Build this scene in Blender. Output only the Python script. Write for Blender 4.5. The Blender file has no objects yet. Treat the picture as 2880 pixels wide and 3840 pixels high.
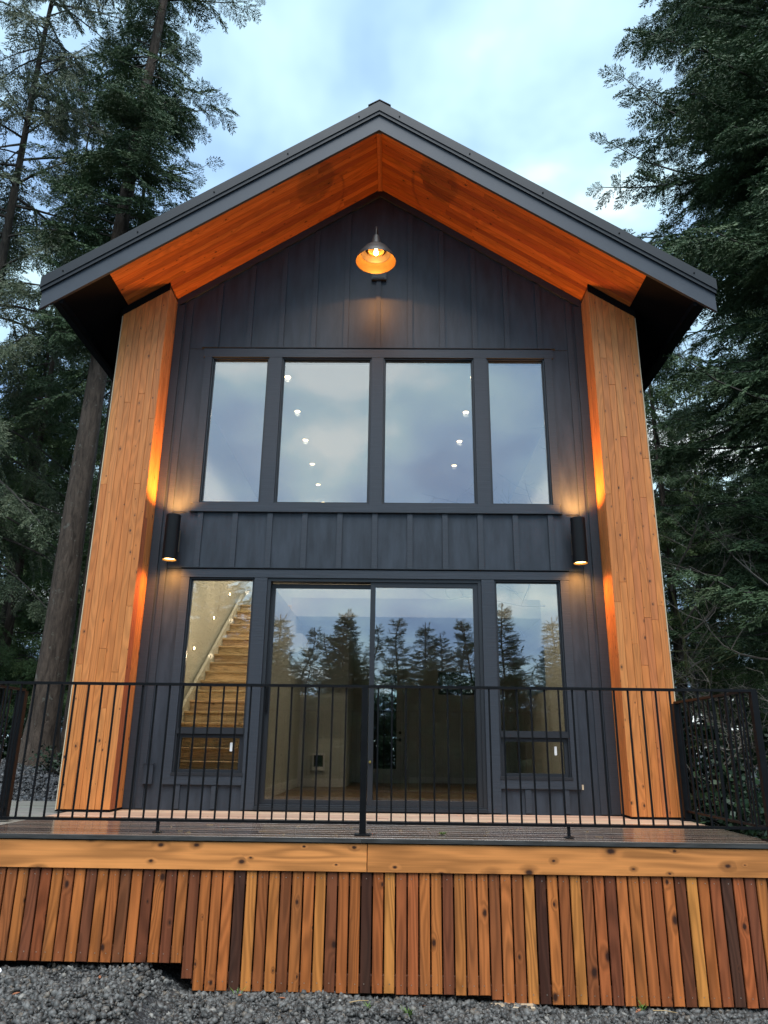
import bpy, bmesh, math, random
import numpy as np
from mathutils import Matrix, Vector
R = math.radians
S = bpy.context.scene
COL = S.collection
random.seed(7)

# ------------------------------------------------------------------ camera, sky, sun, exposure
cam_d = bpy.data.cameras.new('camera')
cam = bpy.data.objects.new('camera', cam_d); COL.objects.link(cam)
PIT, YAW, ROL = 0.308764, 0.0146776, 0.0122415
_F = Vector((-math.sin(YAW)*math.cos(PIT), math.cos(YAW)*math.cos(PIT), math.sin(PIT)))
_R0 = Vector((math.cos(YAW), math.sin(YAW), 0)); _U0 = _R0.cross(_F)
_Rr = _R0*math.cos(ROL)+_U0*math.sin(ROL); _Ur = _U0*math.cos(ROL)-_R0*math.sin(ROL)
M = Matrix((( _Rr.x,_Ur.x,-_F.x,0.02829),(_Rr.y,_Ur.y,-_F.y,-8.28),(_Rr.z,_Ur.z,-_F.z,0.64455),(0,0,0,1)))
cam.matrix_world = M
cam_d.sensor_fit = 'VERTICAL'; cam_d.sensor_height = 36; cam_d.lens = 2773.0/3840*36
cam_d.clip_start = .05; cam_d.clip_end = 2000
S.camera = cam

SUN_EL, SUN_AZ = 66, 178            # a soft bright part of the overcast, behind the camera
W = bpy.data.worlds.new('World'); S.world = W; W.use_nodes = True
nt = W.node_tree; nt.nodes.clear()
def N(t, tree=None, **kw):
    n = (tree or nt).nodes.new(t)
    for k, v in kw.items(): setattr(n, k, v)
    return n
sky = N('ShaderNodeTexSky', sky_type='NISHITA', sun_disc=False)
sky.sun_elevation = R(SUN_EL); sky.sun_rotation = R(SUN_AZ); sky.air_density = 1.4; sky.dust_density = 2.5; sky.ozone_density = 2.0
tc = N('ShaderNodeTexCoord'); sep = N('ShaderNodeSeparateXYZ'); nt.links.new(tc.outputs['Generated'], sep.inputs[0])
def math_(op, a, b=None, tree=None, c=None):
    n = N('ShaderNodeMath', tree, operation=op); tr = tree or nt
    for i, v in enumerate((a, b, c)):
        if v is None: continue
        if isinstance(v, (int, float)): n.inputs[i].default_value = v
        else: tr.links.new(v, n.inputs[i])
    return n.outputs[0]
zz = math_('MAXIMUM', sep.outputs[2], 0.0); zz = math_('ADD', zz, .30)
cx = math_('DIVIDE', sep.outputs[0], zz); cy = math_('DIVIDE', sep.outputs[1], zz)
cmb = N('ShaderNodeCombineXYZ'); nt.links.new(cx, cmb.inputs[0]); nt.links.new(math_('ADD', cy, .39), cmb.inputs[1]); cmb.inputs[2].default_value = 55.5
n1 = N('ShaderNodeTexNoise'); n1.inputs['Scale'].default_value = 2.0; n1.inputs['Detail'].default_value = 5; n1.inputs['Roughness'].default_value = .52; n1.inputs['Distortion'].default_value = .12
nt.links.new(cmb.outputs[0], n1.inputs['Vector'])
rp = N('ShaderNodeValToRGB'); nt.links.new(n1.outputs['Fac'], rp.inputs[0])
e = rp.color_ramp.elements
e[0].position = .36; e[0].color = (2.6, 4.2, 7.0, 1)
e[1].position = .63; e[1].color = (10.2, 11.2, 11.2, 1)
m_ = rp.color_ramp.elements.new(.46); m_.color = (3.9, 6.0, 8.6, 1)
m_ = rp.color_ramp.elements.new(.56); m_.color = (6.0, 8.5, 9.6, 1)
mx = N('ShaderNodeMix', data_type='RGBA'); mx.inputs[0].default_value = .88
nt.links.new(sky.outputs[0], mx.inputs[6]); nt.links.new(rp.outputs[0], mx.inputs[7])
bg = N('ShaderNodeBackground'); bg.inputs[1].default_value = .05
nt.links.new(mx.outputs[2], bg.inputs[0])
wo = N('ShaderNodeOutputWorld'); nt.links.new(bg.outputs[0], wo.inputs[0])

sl = bpy.data.lights.new('sun', 'SUN'); sl.energy = 1.5; sl.angle = R(42); sl.color = (.95, .98, 1.0)
so = bpy.data.objects.new('sun', sl); COL.objects.link(so); so.location = (0, -20, 30)
_d = Vector((math.sin(R(SUN_AZ))*math.cos(R(SUN_EL)), math.cos(R(SUN_AZ))*math.cos(R(SUN_EL)), math.sin(R(SUN_EL))))
so.rotation_euler = (-_d).to_track_quat('-Z', 'Y').to_euler()
vs = S.view_settings; vs.view_transform = 'Standard'; vs.look = 'None'; vs.gamma = 1; vs.exposure = 1.5; vs.use_curve_mapping = False
S.render.engine = 'CYCLES'
S.cycles.use_denoising = True; S.cycles.max_bounces = 7; S.cycles.diffuse_bounces = 3; S.cycles.glossy_bounces = 4
S.cycles.transparent_max_bounces = 10; S.cycles.caustics_reflective = False; S.cycles.caustics_refractive = False
S.cycles.sample_clamp_indirect = 4

# ------------------------------------------------------------------ materials
def new_mat(name):
    m = bpy.data.materials.new(name); m.use_nodes = True; t = m.node_tree
    return m, t, t.nodes['Principled BSDF']
def lk(t, a, b): t.links.new(a, b)
def setp(b, **kw):
    for k, v in kw.items(): b.inputs[k.replace('_', ' ')].default_value = v
def ramp(t, fac, stops):
    r = t.nodes.new('ShaderNodeValToRGB'); lk(t, fac, r.inputs[0]); el = r.color_ramp.elements
    el[0].position, el[0].color = stops[0][0], (*stops[0][1], 1); el[1].position, el[1].color = stops[-1][0], (*stops[-1][1], 1)
    for p, c in stops[1:-1]:
        q = el.new(p); q.color = (*c, 1)
    return r.outputs[0]
def noise(t, vec, scale, detail=3, rough=.55, dist=0):
    n = t.nodes.new('ShaderNodeTexNoise'); n.inputs['Scale'].default_value = scale; n.inputs['Detail'].default_value = detail
    n.inputs['Roughness'].default_value = rough; n.inputs['Distortion'].default_value = dist
    if vec is not None: lk(t, vec, n.inputs['Vector'])
    return n.outputs['Fac']
def mapping(t, vec, scale=(1, 1, 1), loc=(0, 0, 0)):
    n = t.nodes.new('ShaderNodeMapping'); n.inputs['Scale'].default_value = scale; n.inputs['Location'].default_value = loc
    lk(t, vec, n.inputs['Vector']); return n.outputs[0]
def mix(t, fac, a, b, mode='MIX'):
    n = t.nodes.new('ShaderNodeMix'); n.data_type = 'RGBA'; n.blend_type = mode
    for i, v in ((0, fac), (6, a), (7, b)):
        if isinstance(v, (int, float)): n.inputs[i].default_value = v
        elif isinstance(v, tuple): n.inputs[i].default_value = (*v, 1)
        else: lk(t, v, n.inputs[i])
    return n.outputs[2]
def bump(t, b, h, strength=.3, dist=.01):
    n = t.nodes.new('ShaderNodeBump'); n.inputs['Strength'].default_value = strength; n.inputs['Distance'].default_value = dist
    lk(t, h, n.inputs['Height']); lk(t, n.outputs[0], b.inputs['Normal'])

def wood_mat(name, rough=.45, knot=.075, knot_scale=4.0, knot_share=.6, contrast=.5, spec=.35, stain=0, figure=34.0):
    m, t, b = new_mat(name)
    tcn = t.nodes.new('ShaderNodeTexCoord'); oi = t.nodes.new('ShaderNodeObjectInfo')
    rnd = oi.outputs['Random']
    off = t.nodes.new('ShaderNodeCombineXYZ')
    lk(t, math_('MULTIPLY', rnd, 57.3, t), off.inputs[0]); lk(t, math_('MULTIPLY', rnd, 131.7, t), off.inputs[1]); lk(t, math_('MULTIPLY', rnd, 311.9, t), off.inputs[2])
    va = t.nodes.new('ShaderNodeVectorMath'); va.operation = 'ADD'; lk(t, tcn.outputs['Object'], va.inputs[0]); lk(t, off.outputs[0], va.inputs[1])
    v = va.outputs[0]
    # knots: round dark spots with a darker halo
    sp = t.nodes.new('ShaderNodeSeparateXYZ'); lk(t, v, sp.inputs[0])
    cb = t.nodes.new('ShaderNodeCombineXYZ'); lk(t, sp.outputs[0], cb.inputs[0]); lk(t, math_('MULTIPLY', sp.outputs[2], .62, t), cb.inputs[1])
    vo = t.nodes.new('ShaderNodeTexVoronoi'); vo.voronoi_dimensions = '2D'; vo.inputs['Scale'].default_value = knot_scale; lk(t, cb.outputs[0], vo.inputs['Vector'])
    wob = noise(t, mapping(t, v, (30, 30, 30)), 1.0, 2)
    dist = math_('ADD', vo.outputs['Distance'], math_('MULTIPLY', math_('SUBTRACT', wob, .5, t), .05, t), t)
    sc = t.nodes.new('ShaderNodeSeparateColor'); lk(t, vo.outputs['Color'], sc.inputs[0])
    keep = math_('LESS_THAN', sc.outputs[0], knot_share, t)
    size = math_('MULTIPLY_ADD', math_('POWER', sc.outputs[1], 2.5, t), knot*1.2, t, knot*.35)
    kn = math_('MULTIPLY', math_('SUBTRACT', 1.0, math_('SMOOTH_MIN', math_('DIVIDE', dist, size, t), 1.0, t, .3), t), keep, t)
    kn = math_('MAXIMUM', kn, 0.0, t)
    halo = math_('MULTIPLY', math_('MAXIMUM', math_('SUBTRACT', 1.0, math_('DIVIDE', dist, math_('MULTIPLY', size, 2.5, t), t), t), 0.0, t), keep, t)
    # cathedral figure: contour lines of a stretched noise, swirled round the knots
    fg = noise(t, mapping(t, v, (7, 7, .75)), 1.0, 1.5, .5)
    fg = math_('ADD', fg, math_('MULTIPLY', halo, .12, t), t)
    wave = math_('MULTIPLY_ADD', math_('SINE', math_('MULTIPLY', fg, figure*2.2, t), None, t), .5, t, .5)
    fine = noise(t, mapping(t, v, (110, 110, 2.2)), 1.0, 3, .6)
    broad = noise(t, mapping(t, v, (16, 16, .9)), 1.0, 2, .5)
    fac = math_('ADD', math_('MULTIPLY', wave, .38, t), math_('ADD', math_('MULTIPLY', fine, .42, t), math_('MULTIPLY', broad, .5, t), t), t)
    k = t.nodes.new('ShaderNodeMapRange'); k.inputs[1].default_value = .25; k.inputs[2].default_value = 1.05; k.inputs[3].default_value = 1-contrast; k.inputs[4].default_value = 1+contrast*.75
    lk(t, fac, k.inputs[0])
    base = oi.outputs['Color']
    hs = t.nodes.new('ShaderNodeHueSaturation'); lk(t, base, hs.inputs['Color']); lk(t, k.outputs[0], hs.inputs['Value'])
    c = mix(t, math_('MULTIPLY', halo, .40, t), hs.outputs[0], (.16, .055, .02))
    c = mix(t, math_('MINIMUM', math_('MULTIPLY', kn, 1.6, t), .95, t), c, (.035, .016, .012))
    if stain:
        g = noise(t, mapping(t, v, (9, 9, 1.2)), 1.0, 3)
        gg = t.nodes.new('ShaderNodeMapRange'); gg.inputs[1].default_value = .52; gg.inputs[2].default_value = .72; gg.inputs[4].default_value = stain; lk(t, g, gg.inputs[0])
        c = mix(t, gg.outputs[0], c, (.05, .03, .022))
    lk(t, c, b.inputs['Base Color'])
    setp(b, Roughness=rough, Specular_IOR_Level=spec)
    bump(t, b, fac, .25, .002)
    return m
M_cedar = wood_mat('cedar_plank', .48, .070, 7.2, .62, .26)
M_slat = wood_mat('stained_slat', .42, .095, 4.6, .5, .46, stain=.35)
M_fascia = wood_mat('cedar_fascia', .45, .12, 5.4, .95, .50, figure=16)
M_deck = wood_mat('wet_deck', .16, .06, 3, .3, .5, spec=.6)
M_deckdry = wood_mat('dry_deck', .5, .05, 3, .3, .3)
M_grey = wood_mat('weathered_board', .6, .05, 3, .3, .35)
M_tread = wood_mat('stair_tread', .45, .05, 3, .4, .45)

def plain(name, col, rough=.5, metal=0, spec=.5, nscale=None, namp=.15, bstr=0, stretch=(1, 1, 1)):
    m, t, b = new_mat(name); setp(b, Roughness=rough, Metallic=metal, Specular_IOR_Level=spec)
    b.inputs['Base Color'].default_value = (*col, 1)
    if nscale:
        tcn = t.nodes.new('ShaderNodeTexCoord')
        f = noise(t, mapping(t, tcn.outputs['Object'], stretch), nscale, 4, .6)
        c = ramp(t, f, [(.3, tuple(x*(1-namp) for x in col)), (.7, tuple(min(1, x*(1+namp)) for x in col))])
        lk(t, c, b.inputs['Base Color'])
        r = t.nodes.new('ShaderNodeMapRange'); r.inputs[3].default_value = rough*.85; r.inputs[4].default_value = min(1, rough*1.15); lk(t, f, r.inputs[0]); lk(t, r.outputs[0], b.inputs['Roughness'])
        if bstr: bump(t, b, f, bstr, .004)
    return m
SID = (.029, .036, .047)
M_siding = plain('siding_panel', SID, .50, 0, .4, 2.2, .38, .05, (4, 4, .8))
def rough_sawn(name, axis):
    m, t, b = new_mat(name); setp(b, Roughness=.55, Specular_IOR_Level=.45)
    tcn = t.nodes.new('ShaderNodeTexCoord')
    st = (1, 1, 40) if axis == 'Z' else (40, 40, 1)
    st2 = (2, 2, 55) if axis == 'Z' else (3, 3, 60)
    f = noise(t, mapping(t, tcn.outputs['Object'], st2), 1.0, 4, .65)
    c = ramp(t, f, [(.3, tuple(x*.78 for x in SID)), (.7, tuple(x*1.2 for x in SID))]); lk(t, c, b.inputs['Base Color'])
    bump(t, b, f, .5, .004); return m
M_trimv = rough_sawn('rough_sawn_trim_upright', 'Z')
M_trimh = rough_sawn('rough_sawn_trim_level', 'Z')
M_frame = plain('window_frame_black', (.022, .024, .028), .38, 0, .5)
M_black = plain('black_metal', (.005, .0055, .0065), .45, 0, .2, 12, .2)
M_roofm = plain('roof_metal', (.018, .022, .027), .5, 0, .3, 2.5, .1)
M_rfasc = plain('painted_rake_board', (.043, .051, .064), .5, 0, .35, 4, .1)
M_dark = plain('dark_soffit_paint', (.004, .004, .005), .7, 0, .1)
M_wallin = plain('interior_wall_paint', (.58, .585, .53), .7, 0, .3, 2, .03)
M_white = plain('white_trim_paint', (.75, .74, .70), .5)
M_ceil = plain('ceiling_paint', (.42, .42, .42), .8)
M_plast = plain('white_plastic', (.78, .78, .75), .35)
M_brass = plain('brass', (.6, .45, .12), .3, .9)
M_conc = plain('concrete', (.30, .30, .28), .85, 0, .3, 8, .2, .2)
M_floor = wood_mat('interior_floor', .3, .04, 3, .2, .4)
M_edge = plain('raw_board_edge', (.62, .50, .33), .6)
M_nos = plain('deck_edge_board', (.05, .049, .046), .45, 0, .5, 5, .4, .2, (1, 8, 8))

m, t, b = new_mat('glass_pane'); M_glass = m
t.nodes.remove(b); o_ = t.nodes['Material Output']
tr = t.nodes.new('ShaderNodeBsdfTransparent'); tr.inputs[0].default_value = (.80, .83, .84, 1)
gl = t.nodes.new('ShaderNodeBsdfGlossy'); gl.inputs['Roughness'].default_value = 0.0; gl.inputs[0].default_value = (.94, .96, 1, 1)
lw = t.nodes.new('ShaderNodeFresnel'); lw.inputs[0].default_value = 1.5
fc = math_('ADD', math_('MULTIPLY', lw.outputs[0], .9, t), .20, t)
tcn = t.nodes.new('ShaderNodeTexCoord'); gn = noise(t, mapping(t, tcn.outputs['Object'], (1, 1, 1)), 2.2, 1.5, .4)
bn = t.nodes.new('ShaderNodeBump'); bn.inputs['Strength'].default_value = .006; bn.inputs['Distance'].default_value = .05; lk(t, gn, bn.inputs['Height']); lk(t, bn.outputs[0], gl.inputs['Normal'])
ms = t.nodes.new('ShaderNodeMixShader'); lk(t, fc, ms.inputs[0]); lk(t, tr.outputs[0], ms.inputs[1]); lk(t, gl.outputs[0], ms.inputs[2]); lk(t, ms.outputs[0], o_.inputs[0])
M_glassin = bpy.data.materials.new('clear_pane'); M_glassin.use_nodes = True; t = M_glassin.node_tree; t.nodes.remove(t.nodes['Principled BSDF'])
tr = t.nodes.new('ShaderNodeBsdfTransparent'); tr.inputs[0].default_value = (.85, .9, .87, 1)
gl = t.nodes.new('ShaderNodeBsdfGlossy'); gl.inputs['Roughness'].default_value = 0.02
ms = t.nodes.new('ShaderNodeMixShader'); ms.inputs[0].default_value = .06; lk(t, tr.outputs[0], ms.inputs[1]); lk(t, gl.outputs[0], ms.inputs[2]); lk(t, ms.outputs[0], t.nodes['Material Output'].inputs[0])
def emis(name, col, s):
    m, t, b = new_mat(name); b.inputs['Base Color'].default_value = (0, 0, 0, 1); b.inputs['Emission Color'].default_value = (*col, 1); b.inputs['Emission Strength'].default_value = s
    return m
M_bulb = emis('lit_bulb', (1, .62, .22), 14)
M_lens = emis('lit_lamp_lens', (1, .60, .20), 5)
M_spot = emis('lit_recessed_lens', (1, .66, .30), 6)
M_gold = plain('brushed_shade_inside', (.13, .078, .03), .45, .3, .3, 20, .15, .05, (1, 1, 8))
M_bronze = plain('bronze_metal', (.035, .03, .027), .5, .2, .3)

def foliage_mat(name, c1, c2, c3, rough=.6):
    m, t, b = new_mat(name)
    a = t.nodes.new('ShaderNodeAttribute'); a.attribute_name = 'tone'
    c = ramp(t, a.outputs['Fac'], [(0.0, c1), (.55, c2), (1.0, c3)])
    lk(t, c, b.inputs['Base Color']); setp(b, Roughness=rough, Specular_IOR_Level=.25)
    return m
M_fir = foliage_mat('fir_needles', (.034, .062, .028), (.072, .118, .052), (.13, .17, .082))
M_cedarf = foliage_mat('cedar_fronds', (.038, .072, .027), (.076, .125, .044), (.14, .18, .058))
M_hem = foliage_mat('hemlock_sprays', (.045, .068, .036), (.085, .11, .058), (.15, .15, .085))
M_shrub = foliage_mat('undergrowth_leaves', (.008, .019, .010), (.017, .038, .018), (.045, .075, .025), .45)
M_twig = plain('twig_bark', (.045, .036, .028), .8)
M_moss = plain('mossy_bark', (.075, .082, .035), .9, 0, .2, 9, .6)
M_pale = plain('pale_twig', (.15, .13, .105), .8)
def bark_mat(name, c1, c2, c3):
    m, t, b = new_mat(name); tcn = t.nodes.new('ShaderNodeTexCoord'); v = tcn.outputs['Object']
    f = noise(t, mapping(t, v, (14, 14, 2.6)), 1.0, 6, .7, .6); l = noise(t, v, 7, 5, .7)
    c = ramp(t, f, [(.28, c1), (.62, c2)]); lr = ramp(t, l, [(.60, (0, 0, 0)), (.70, (1, 1, 1))])
    c = mix(t, lr, c, c3); lk(t, c, b.inputs['Base Color']); setp(b, Roughness=.85, Specular_IOR_Level=.2)
    bump(t, b, f, 1.0, .05); return m
M_bark = bark_mat('fir_bark', (.022, .017, .013), (.105, .078, .060), (.15, .15, .125))
M_bark2 = bark_mat('dark_bark', (.02, .018, .015), (.075, .062, .05), (.08, .09, .06))

# ------------------------------------------------------------------ helpers
WL = {}
def link(o, parent=None, loc=None):
    COL.objects.link(o)
    loc = Vector(loc) if loc is not None else Vector((0, 0, 0))
    WL[o.name] = loc
    if parent is not None:
        o.parent = parent; o.location = loc - WL[parent.name]
    else: o.location = loc
    return o
def empty(name, loc, parent=None):
    o = bpy.data.objects.new(name, None); o.empty_display_size = .2; return link(o, parent, loc)
def tag(o, label=None, cat=None, group=None, kind=None):
    if label: o['label'] = label
    if cat: o['category'] = cat
    if group: o['group'] = group
    if kind: o['kind'] = kind
    return o
def mesh_obj(name, me, mat, parent=None, loc=None, rot=None, color=None):
    o = bpy.data.objects.new(name, me)
    if mat is not None and not me.materials: me.materials.append(mat)
    link(o, parent, loc)
    if rot is not None: o.rotation_euler = rot
    if color is not None: o.color = (*color, 1)
    return o
class MB:
    def __init__(s): s.v = []; s.f = []
    def add(s, vs, fs):
        n = len(s.v); s.v += [tuple(p) for p in vs]; s.f += [tuple(i+n for i in f) for f in fs]; return s
    def box(s, x0, x1, y0, y1, z0, z1):
        if x0 > x1: x0, x1 = x1, x0
        return s.add([(x0,y0,z0),(x1,y0,z0),(x1,y1,z0),(x0,y1,z0),(x0,y0,z1),(x1,y0,z1),(x1,y1,z1),(x0,y1,z1)],
              [(0,3,2,1),(4,5,6,7),(0,1,5,4),(1,2,6,5),(2,3,7,6),(3,0,4,7)])
    def prism(s, poly, y0, y1):      # poly in (x, z), counter-clockwise seen from the front
        n = len(poly); vs = [(x,y0,z) for x,z in poly]+[(x,y1,z) for x,z in poly]
        fs = [tuple(range(n)), tuple(range(2*n-1,n-1,-1))]+[(i+n,(i+1)%n+n,(i+1)%n,i)[::1] for i in range(n)]
        return s.add(vs, fs)
    def tube(s, pts, rad, n=8, cap=True):
        pts = [Vector(p) for p in pts]; rad = rad if hasattr(rad, '__len__') else [rad]*len(pts)
        b0 = len(s.v); prev = None
        for i, p in enumerate(pts):
            tdir = (pts[min(i+1,len(pts)-1)]-pts[max(i-1,0)]).normalized()
            if prev is None:
                a = tdir.orthogonal().normalized()
            else:
                a = (prev-tdir*prev.dot(tdir)).normalized()
            prev = a; bb = tdir.cross(a)
            for k in range(n):
                an = 2*math.pi*k/n; s.v.append(tuple(p+(a*math.cos(an)+bb*math.sin(an))*rad[i]))
        for i in range(len(pts)-1):
            for k in range(n):
                s.f.append((b0+i*n+k, b0+i*n+(k+1)%n, b0+(i+1)*n+(k+1)%n, b0+(i+1)*n+k))
        if cap:
            s.f.append(tuple(b0+k for k in range(n-1,-1,-1))); e0 = b0+(len(pts)-1)*n; s.f.append(tuple(e0+k for k in range(n)))
        return s
    def lathe(s, prof, n=32, c=(0,0,0)):
        b0 = len(s.v)
        for r, z in prof:
            for k in range(n):
                a = 2*math.pi*k/n; s.v.append((c[0]+r*math.cos(a), c[1]+r*math.sin(a), c[2]+z))
        for i in range(len(prof)-1):
            for k in range(n): s.f.append((b0+i*n+k, b0+i*n+(k+1)%n, b0+(i+1)*n+(k+1)%n, b0+(i+1)*n+k))
        return s
    def mesh(s, name, smooth=False):
        me = bpy.data.meshes.new(name); me.from_pydata(s.v, [], s.f); me.update()
        if smooth:
            me.polygons.foreach_set('use_smooth', [True]*len(me.polygons)); me.set_sharp_from_angle(angle=R(40))
        return me
    def build(s, name, mat, parent=None, loc=(0,0,0), smooth=False, color=None, rel=True):
        # vertices given in world space; origin put at loc
        if rel: s.v = [(x-loc[0], y-loc[1], z-loc[2]) for x, y, z in s.v]
        return mesh_obj(name, s.mesh(name, smooth), mat, parent, loc, None, color)
def box_obj(name, mat, parent, x0, x1, y0, y1, z0, z1, color=None):
    c = ((x0+x1)/2, (y0+y1)/2, (z0+z1)/2)
    return MB().box(min(x0,x1), max(x0,x1), y0, y1, z0, z1).build(name, mat, parent, c, color=color)
PM = {}
def plank_mesh(Wd, L, T, bv=.003):
    """board: width along x, thickness along y (face towards -y), length along z; eased long edges and ends on the face"""
    key = (round(Wd,4), round(L,4), round(T,4), bv)
    if key in PM: return PM[key]
    w, h, l = Wd/2, T/2, L/2
    x1, z1 = w-bv, l-bv
    vs = [(-x1,-h,-z1),(x1,-h,-z1),(x1,-h,z1),(-x1,-h,z1),(-w,-h+bv,-l),(w,-h+bv,-l),(w,-h+bv,l),(-w,-h+bv,l),(-w,h,-l),(w,h,-l),(w,h,l),(-w,h,l)]
    fs = [(0,1,2,3),(4,5,1,0),(5,6,2,1),(6,7,3,2),(7,4,0,3),(8,9,5,4),(9,10,6,5),(10,11,7,6),(11,8,4,7),(11,10,9,8)]
    me = bpy.data.meshes.new('board'); me.from_pydata(vs, [], fs); me.update(); PM[key] = me; return me
def plank(name, mat, parent, c, Wd, L, T, color, rot=None, bv=.003):
    key = (round(Wd,4), round(L,4), round(T,4), bv); me = plank_mesh(Wd, L, T, bv)
    if me.materials and me.materials[0] is not mat:
        me2 = me.copy(); me2.materials.clear(); me = me2
    return mesh_obj(name, me, mat, parent, c, rot, color)
def jit(c, a=.12):
    k = 1+random.uniform(-a, a); return tuple(max(0, x*k*(1+random.uniform(-a*.25, a*.25))) for x in c)
def wall_grid(x0, x1, z0, z1, holes, y0, y1):
    xs = sorted({x0, x1, *[h[0] for h in holes], *[h[1] for h in holes]}); zs = sorted({z0, z1, *[h[2] for h in holes], *[h[3] for h in holes]})
    xs = [x for x in xs if x0-1e-6 <= x <= x1+1e-6]; zs = [z for z in zs if z0-1e-6 <= z <= z1+1e-6]
    nx, nz = len(xs)-1, len(zs)-1
    def solid(i, k):
        if i < 0 or k < 0 or i >= nx or k >= nz: return False
        mx_, mz_ = (xs[i]+xs[i+1])/2, (zs[k]+zs[k+1])/2
        return not any(h[0] < mx_ < h[1] and h[2] < mz_ < h[3] for h in holes)
    mb = MB()
    for i in range(nx):
        for k in range(nz):
            if not solid(i, k): continue
            a, b_, c, d = xs[i], xs[i+1], zs[k], zs[k+1]
            mb.add([(a,y0,c),(b_,y0,c),(b_,y0,d),(a,y0,d)], [(0,1,2,3)]); mb.add([(a,y1,c),(b_,y1,c),(b_,y1,d),(a,y1,d)], [(3,2,1,0)])
            if not solid(i-1,k): mb.add([(a,y0,c),(a,y0,d),(a,y1,d),(a,y1,c)], [(0,1,2,3)])
            if not solid(i+1,k): mb.add([(b_,y0,c),(b_,y0,d),(b_,y1,d),(b_,y1,c)], [(3,2,1,0)])
            if not solid(i,k-1): mb.add([(a,y0,c),(b_,y0,c),(b_,y1,c),(a,y1,c)], [(3,2,1,0)])
            if not solid(i,k+1): mb.add([(a,y0,d),(b_,y0,d),(b_,y1,d),(a,y1,d)], [(0,1,2,3)])
    return mb

# ------------------------------------------------------------------ ground
XC = -.195
def mir(x): return 2*XC-x
def sstep(a, b, x):
    t_ = np.clip((x-a)/(b-a), 0, 1); return t_*t_*(3-2*t_)
def ground_h(x, y):
    x = np.asarray(x, float); y = np.asarray(y, float)
    front = -.885-.165*sstep(-1.74, -1.40, x)-.06*sstep(.2, 2.2, x)
    front = front-.03*sstep(-2.6, -6, y)
    left = -.09+.055*np.clip(y-1.1, 0, 7)+  .34*np.exp(-((x+6.4)**2)/3.0-((y-3.2)**2)/5)
    right = -.75+.05*np.clip(y, 0, 8)
    wl = sstep(-3.0, -3.6, x)*sstep(-2.6, -1.0, y); wr = sstep(3.0, 3.9, x)*sstep(-2.6, -.8, y)
    back = sstep(7, 9, y)*(1-wl)*(1-wr)
    h = front*(1-wl)*(1-wr)+left*wl+right*wr
    h = h*(1-back)+(-.1)*back
    return h + .012*np.sin(x*7.1+y*3.3)*np.cos(y*5.7-x*2.1)+.02*np.sin(x*1.7)*np.sin(y*1.3+1)
def axis(lim_near, step, far):
    a = list(np.arange(-lim_near, lim_near+1e-6, step)); s_ = step
    while a[-1] < far:
        s_ *= 1.25; a.append(a[-1]+s_); a.insert(0, a[0]-s_)
    return np.array(a)
gx = axis(8, .2, 400); gy = axis(8, .2, 400)
X, Y = np.meshgrid(gx, gy); Z = ground_h(X, Y)
nv = X.size; nxg = len(gx); nyg = len(gy)
me = bpy.data.meshes.new('ground')
vs_ = np.stack([X.ravel(), Y.ravel(), Z.ravel()], -1)
idx = np.arange(nv).reshape(nyg, nxg)
q = np.stack([idx[:-1,:-1], idx[:-1,1:], idx[1:,1:], idx[1:,:-1]], -1).reshape(-1, 4)
def np_mesh(me, v, quads, tone=None, smooth=False):
    k = quads.shape[1]
    me.vertices.add(len(v)); me.vertices.foreach_set('co', v.astype(np.float32).ravel())
    me.loops.add(quads.size); me.loops.foreach_set('vertex_index', quads.astype(np.int32).ravel())
    me.polygons.add(len(quads)); me.polygons.foreach_set('loop_start', np.arange(0, quads.size, k, dtype=np.int32))
    if smooth: me.polygons.foreach_set('use_smooth', np.ones(len(quads), dtype=bool))
    me.update(calc_edges=True)
    if tone is not None:
        a = me.attributes.new('tone', 'FLOAT', 'FACE'); a.data.foreach_set('value', tone.astype(np.float32))
    return me
np_mesh(me, vs_, q, None, True)
m, t, b = new_mat('ground_grit'); tcn = t.nodes.new('ShaderNodeTexCoord'); v = tcn.outputs['Object']
vo = t.nodes.new('ShaderNodeTexVoronoi'); vo.inputs['Scale'].default_value = 55; lk(t, v, vo.inputs['Vector'])
sc = t.nodes.new('ShaderNodeSeparateColor'); lk(t, vo.outputs['Color'], sc.inputs[0])
c = ramp(t, sc.outputs[0], [(0, (.012, .012, .012)), (.6, (.035, .036, .038)), (1, (.08, .082, .082))])
dn = noise(t, v, 1.3, 5, .65); dr = ramp(t, dn, [(.52, (0, 0, 0)), (.66, (1, 1, 1))])
dirt = ramp(t, noise(t, v, 30, 4, .7), [(.3, (.022, .016, .012)), (.7, (.06, .045, .034))])
c = mix(t, dr, c, dirt); lk(t, c, b.inputs['Base Color']); setp(b, Roughness=.8, Specular_IOR_Level=.3); bump(t, b, vo.outputs['Distance'], .8, .02)
ground = mesh_obj('ground', me, m); tag(ground, kind='structure')

# ------------------------------------------------------------------ the house
house = empty('house', (XC, 0, 0))
tag(house, 'dark slate board-and-batten gabled house with cedar wing walls and lit porch lamps', 'house')
SL = .6687; PK = 7.888; HALF_IN = 2.597; HALF_OUT = 3.145
def sof(x): return PK-SL*abs(x-XC)
WIN_UP = [(-2.280, -1.557), (-1.3955, -.2694), (mir(-.2694), mir(-1.3955)), (mir(-1.557), mir(-2.280))]
UT, UB = 5.3128, 3.379
WIN_LO = [(-2.307, -1.558), (mir(-1.558), mir(-2.307))]; LT, LB = 2.482, .345
DOOR = (-1.413, 1.022, .027, 2.482)
holes = [(a, b_, UB, UT) for a, b_ in WIN_UP]+[(a, b_, LB, LT) for a, b_ in WIN_LO]+[DOOR]
w_ = wall_grid(XC-HALF_OUT+.01, XC+HALF_OUT-.01, -.02, 5.40, holes, 0, .16)
zt = 5.40
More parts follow.
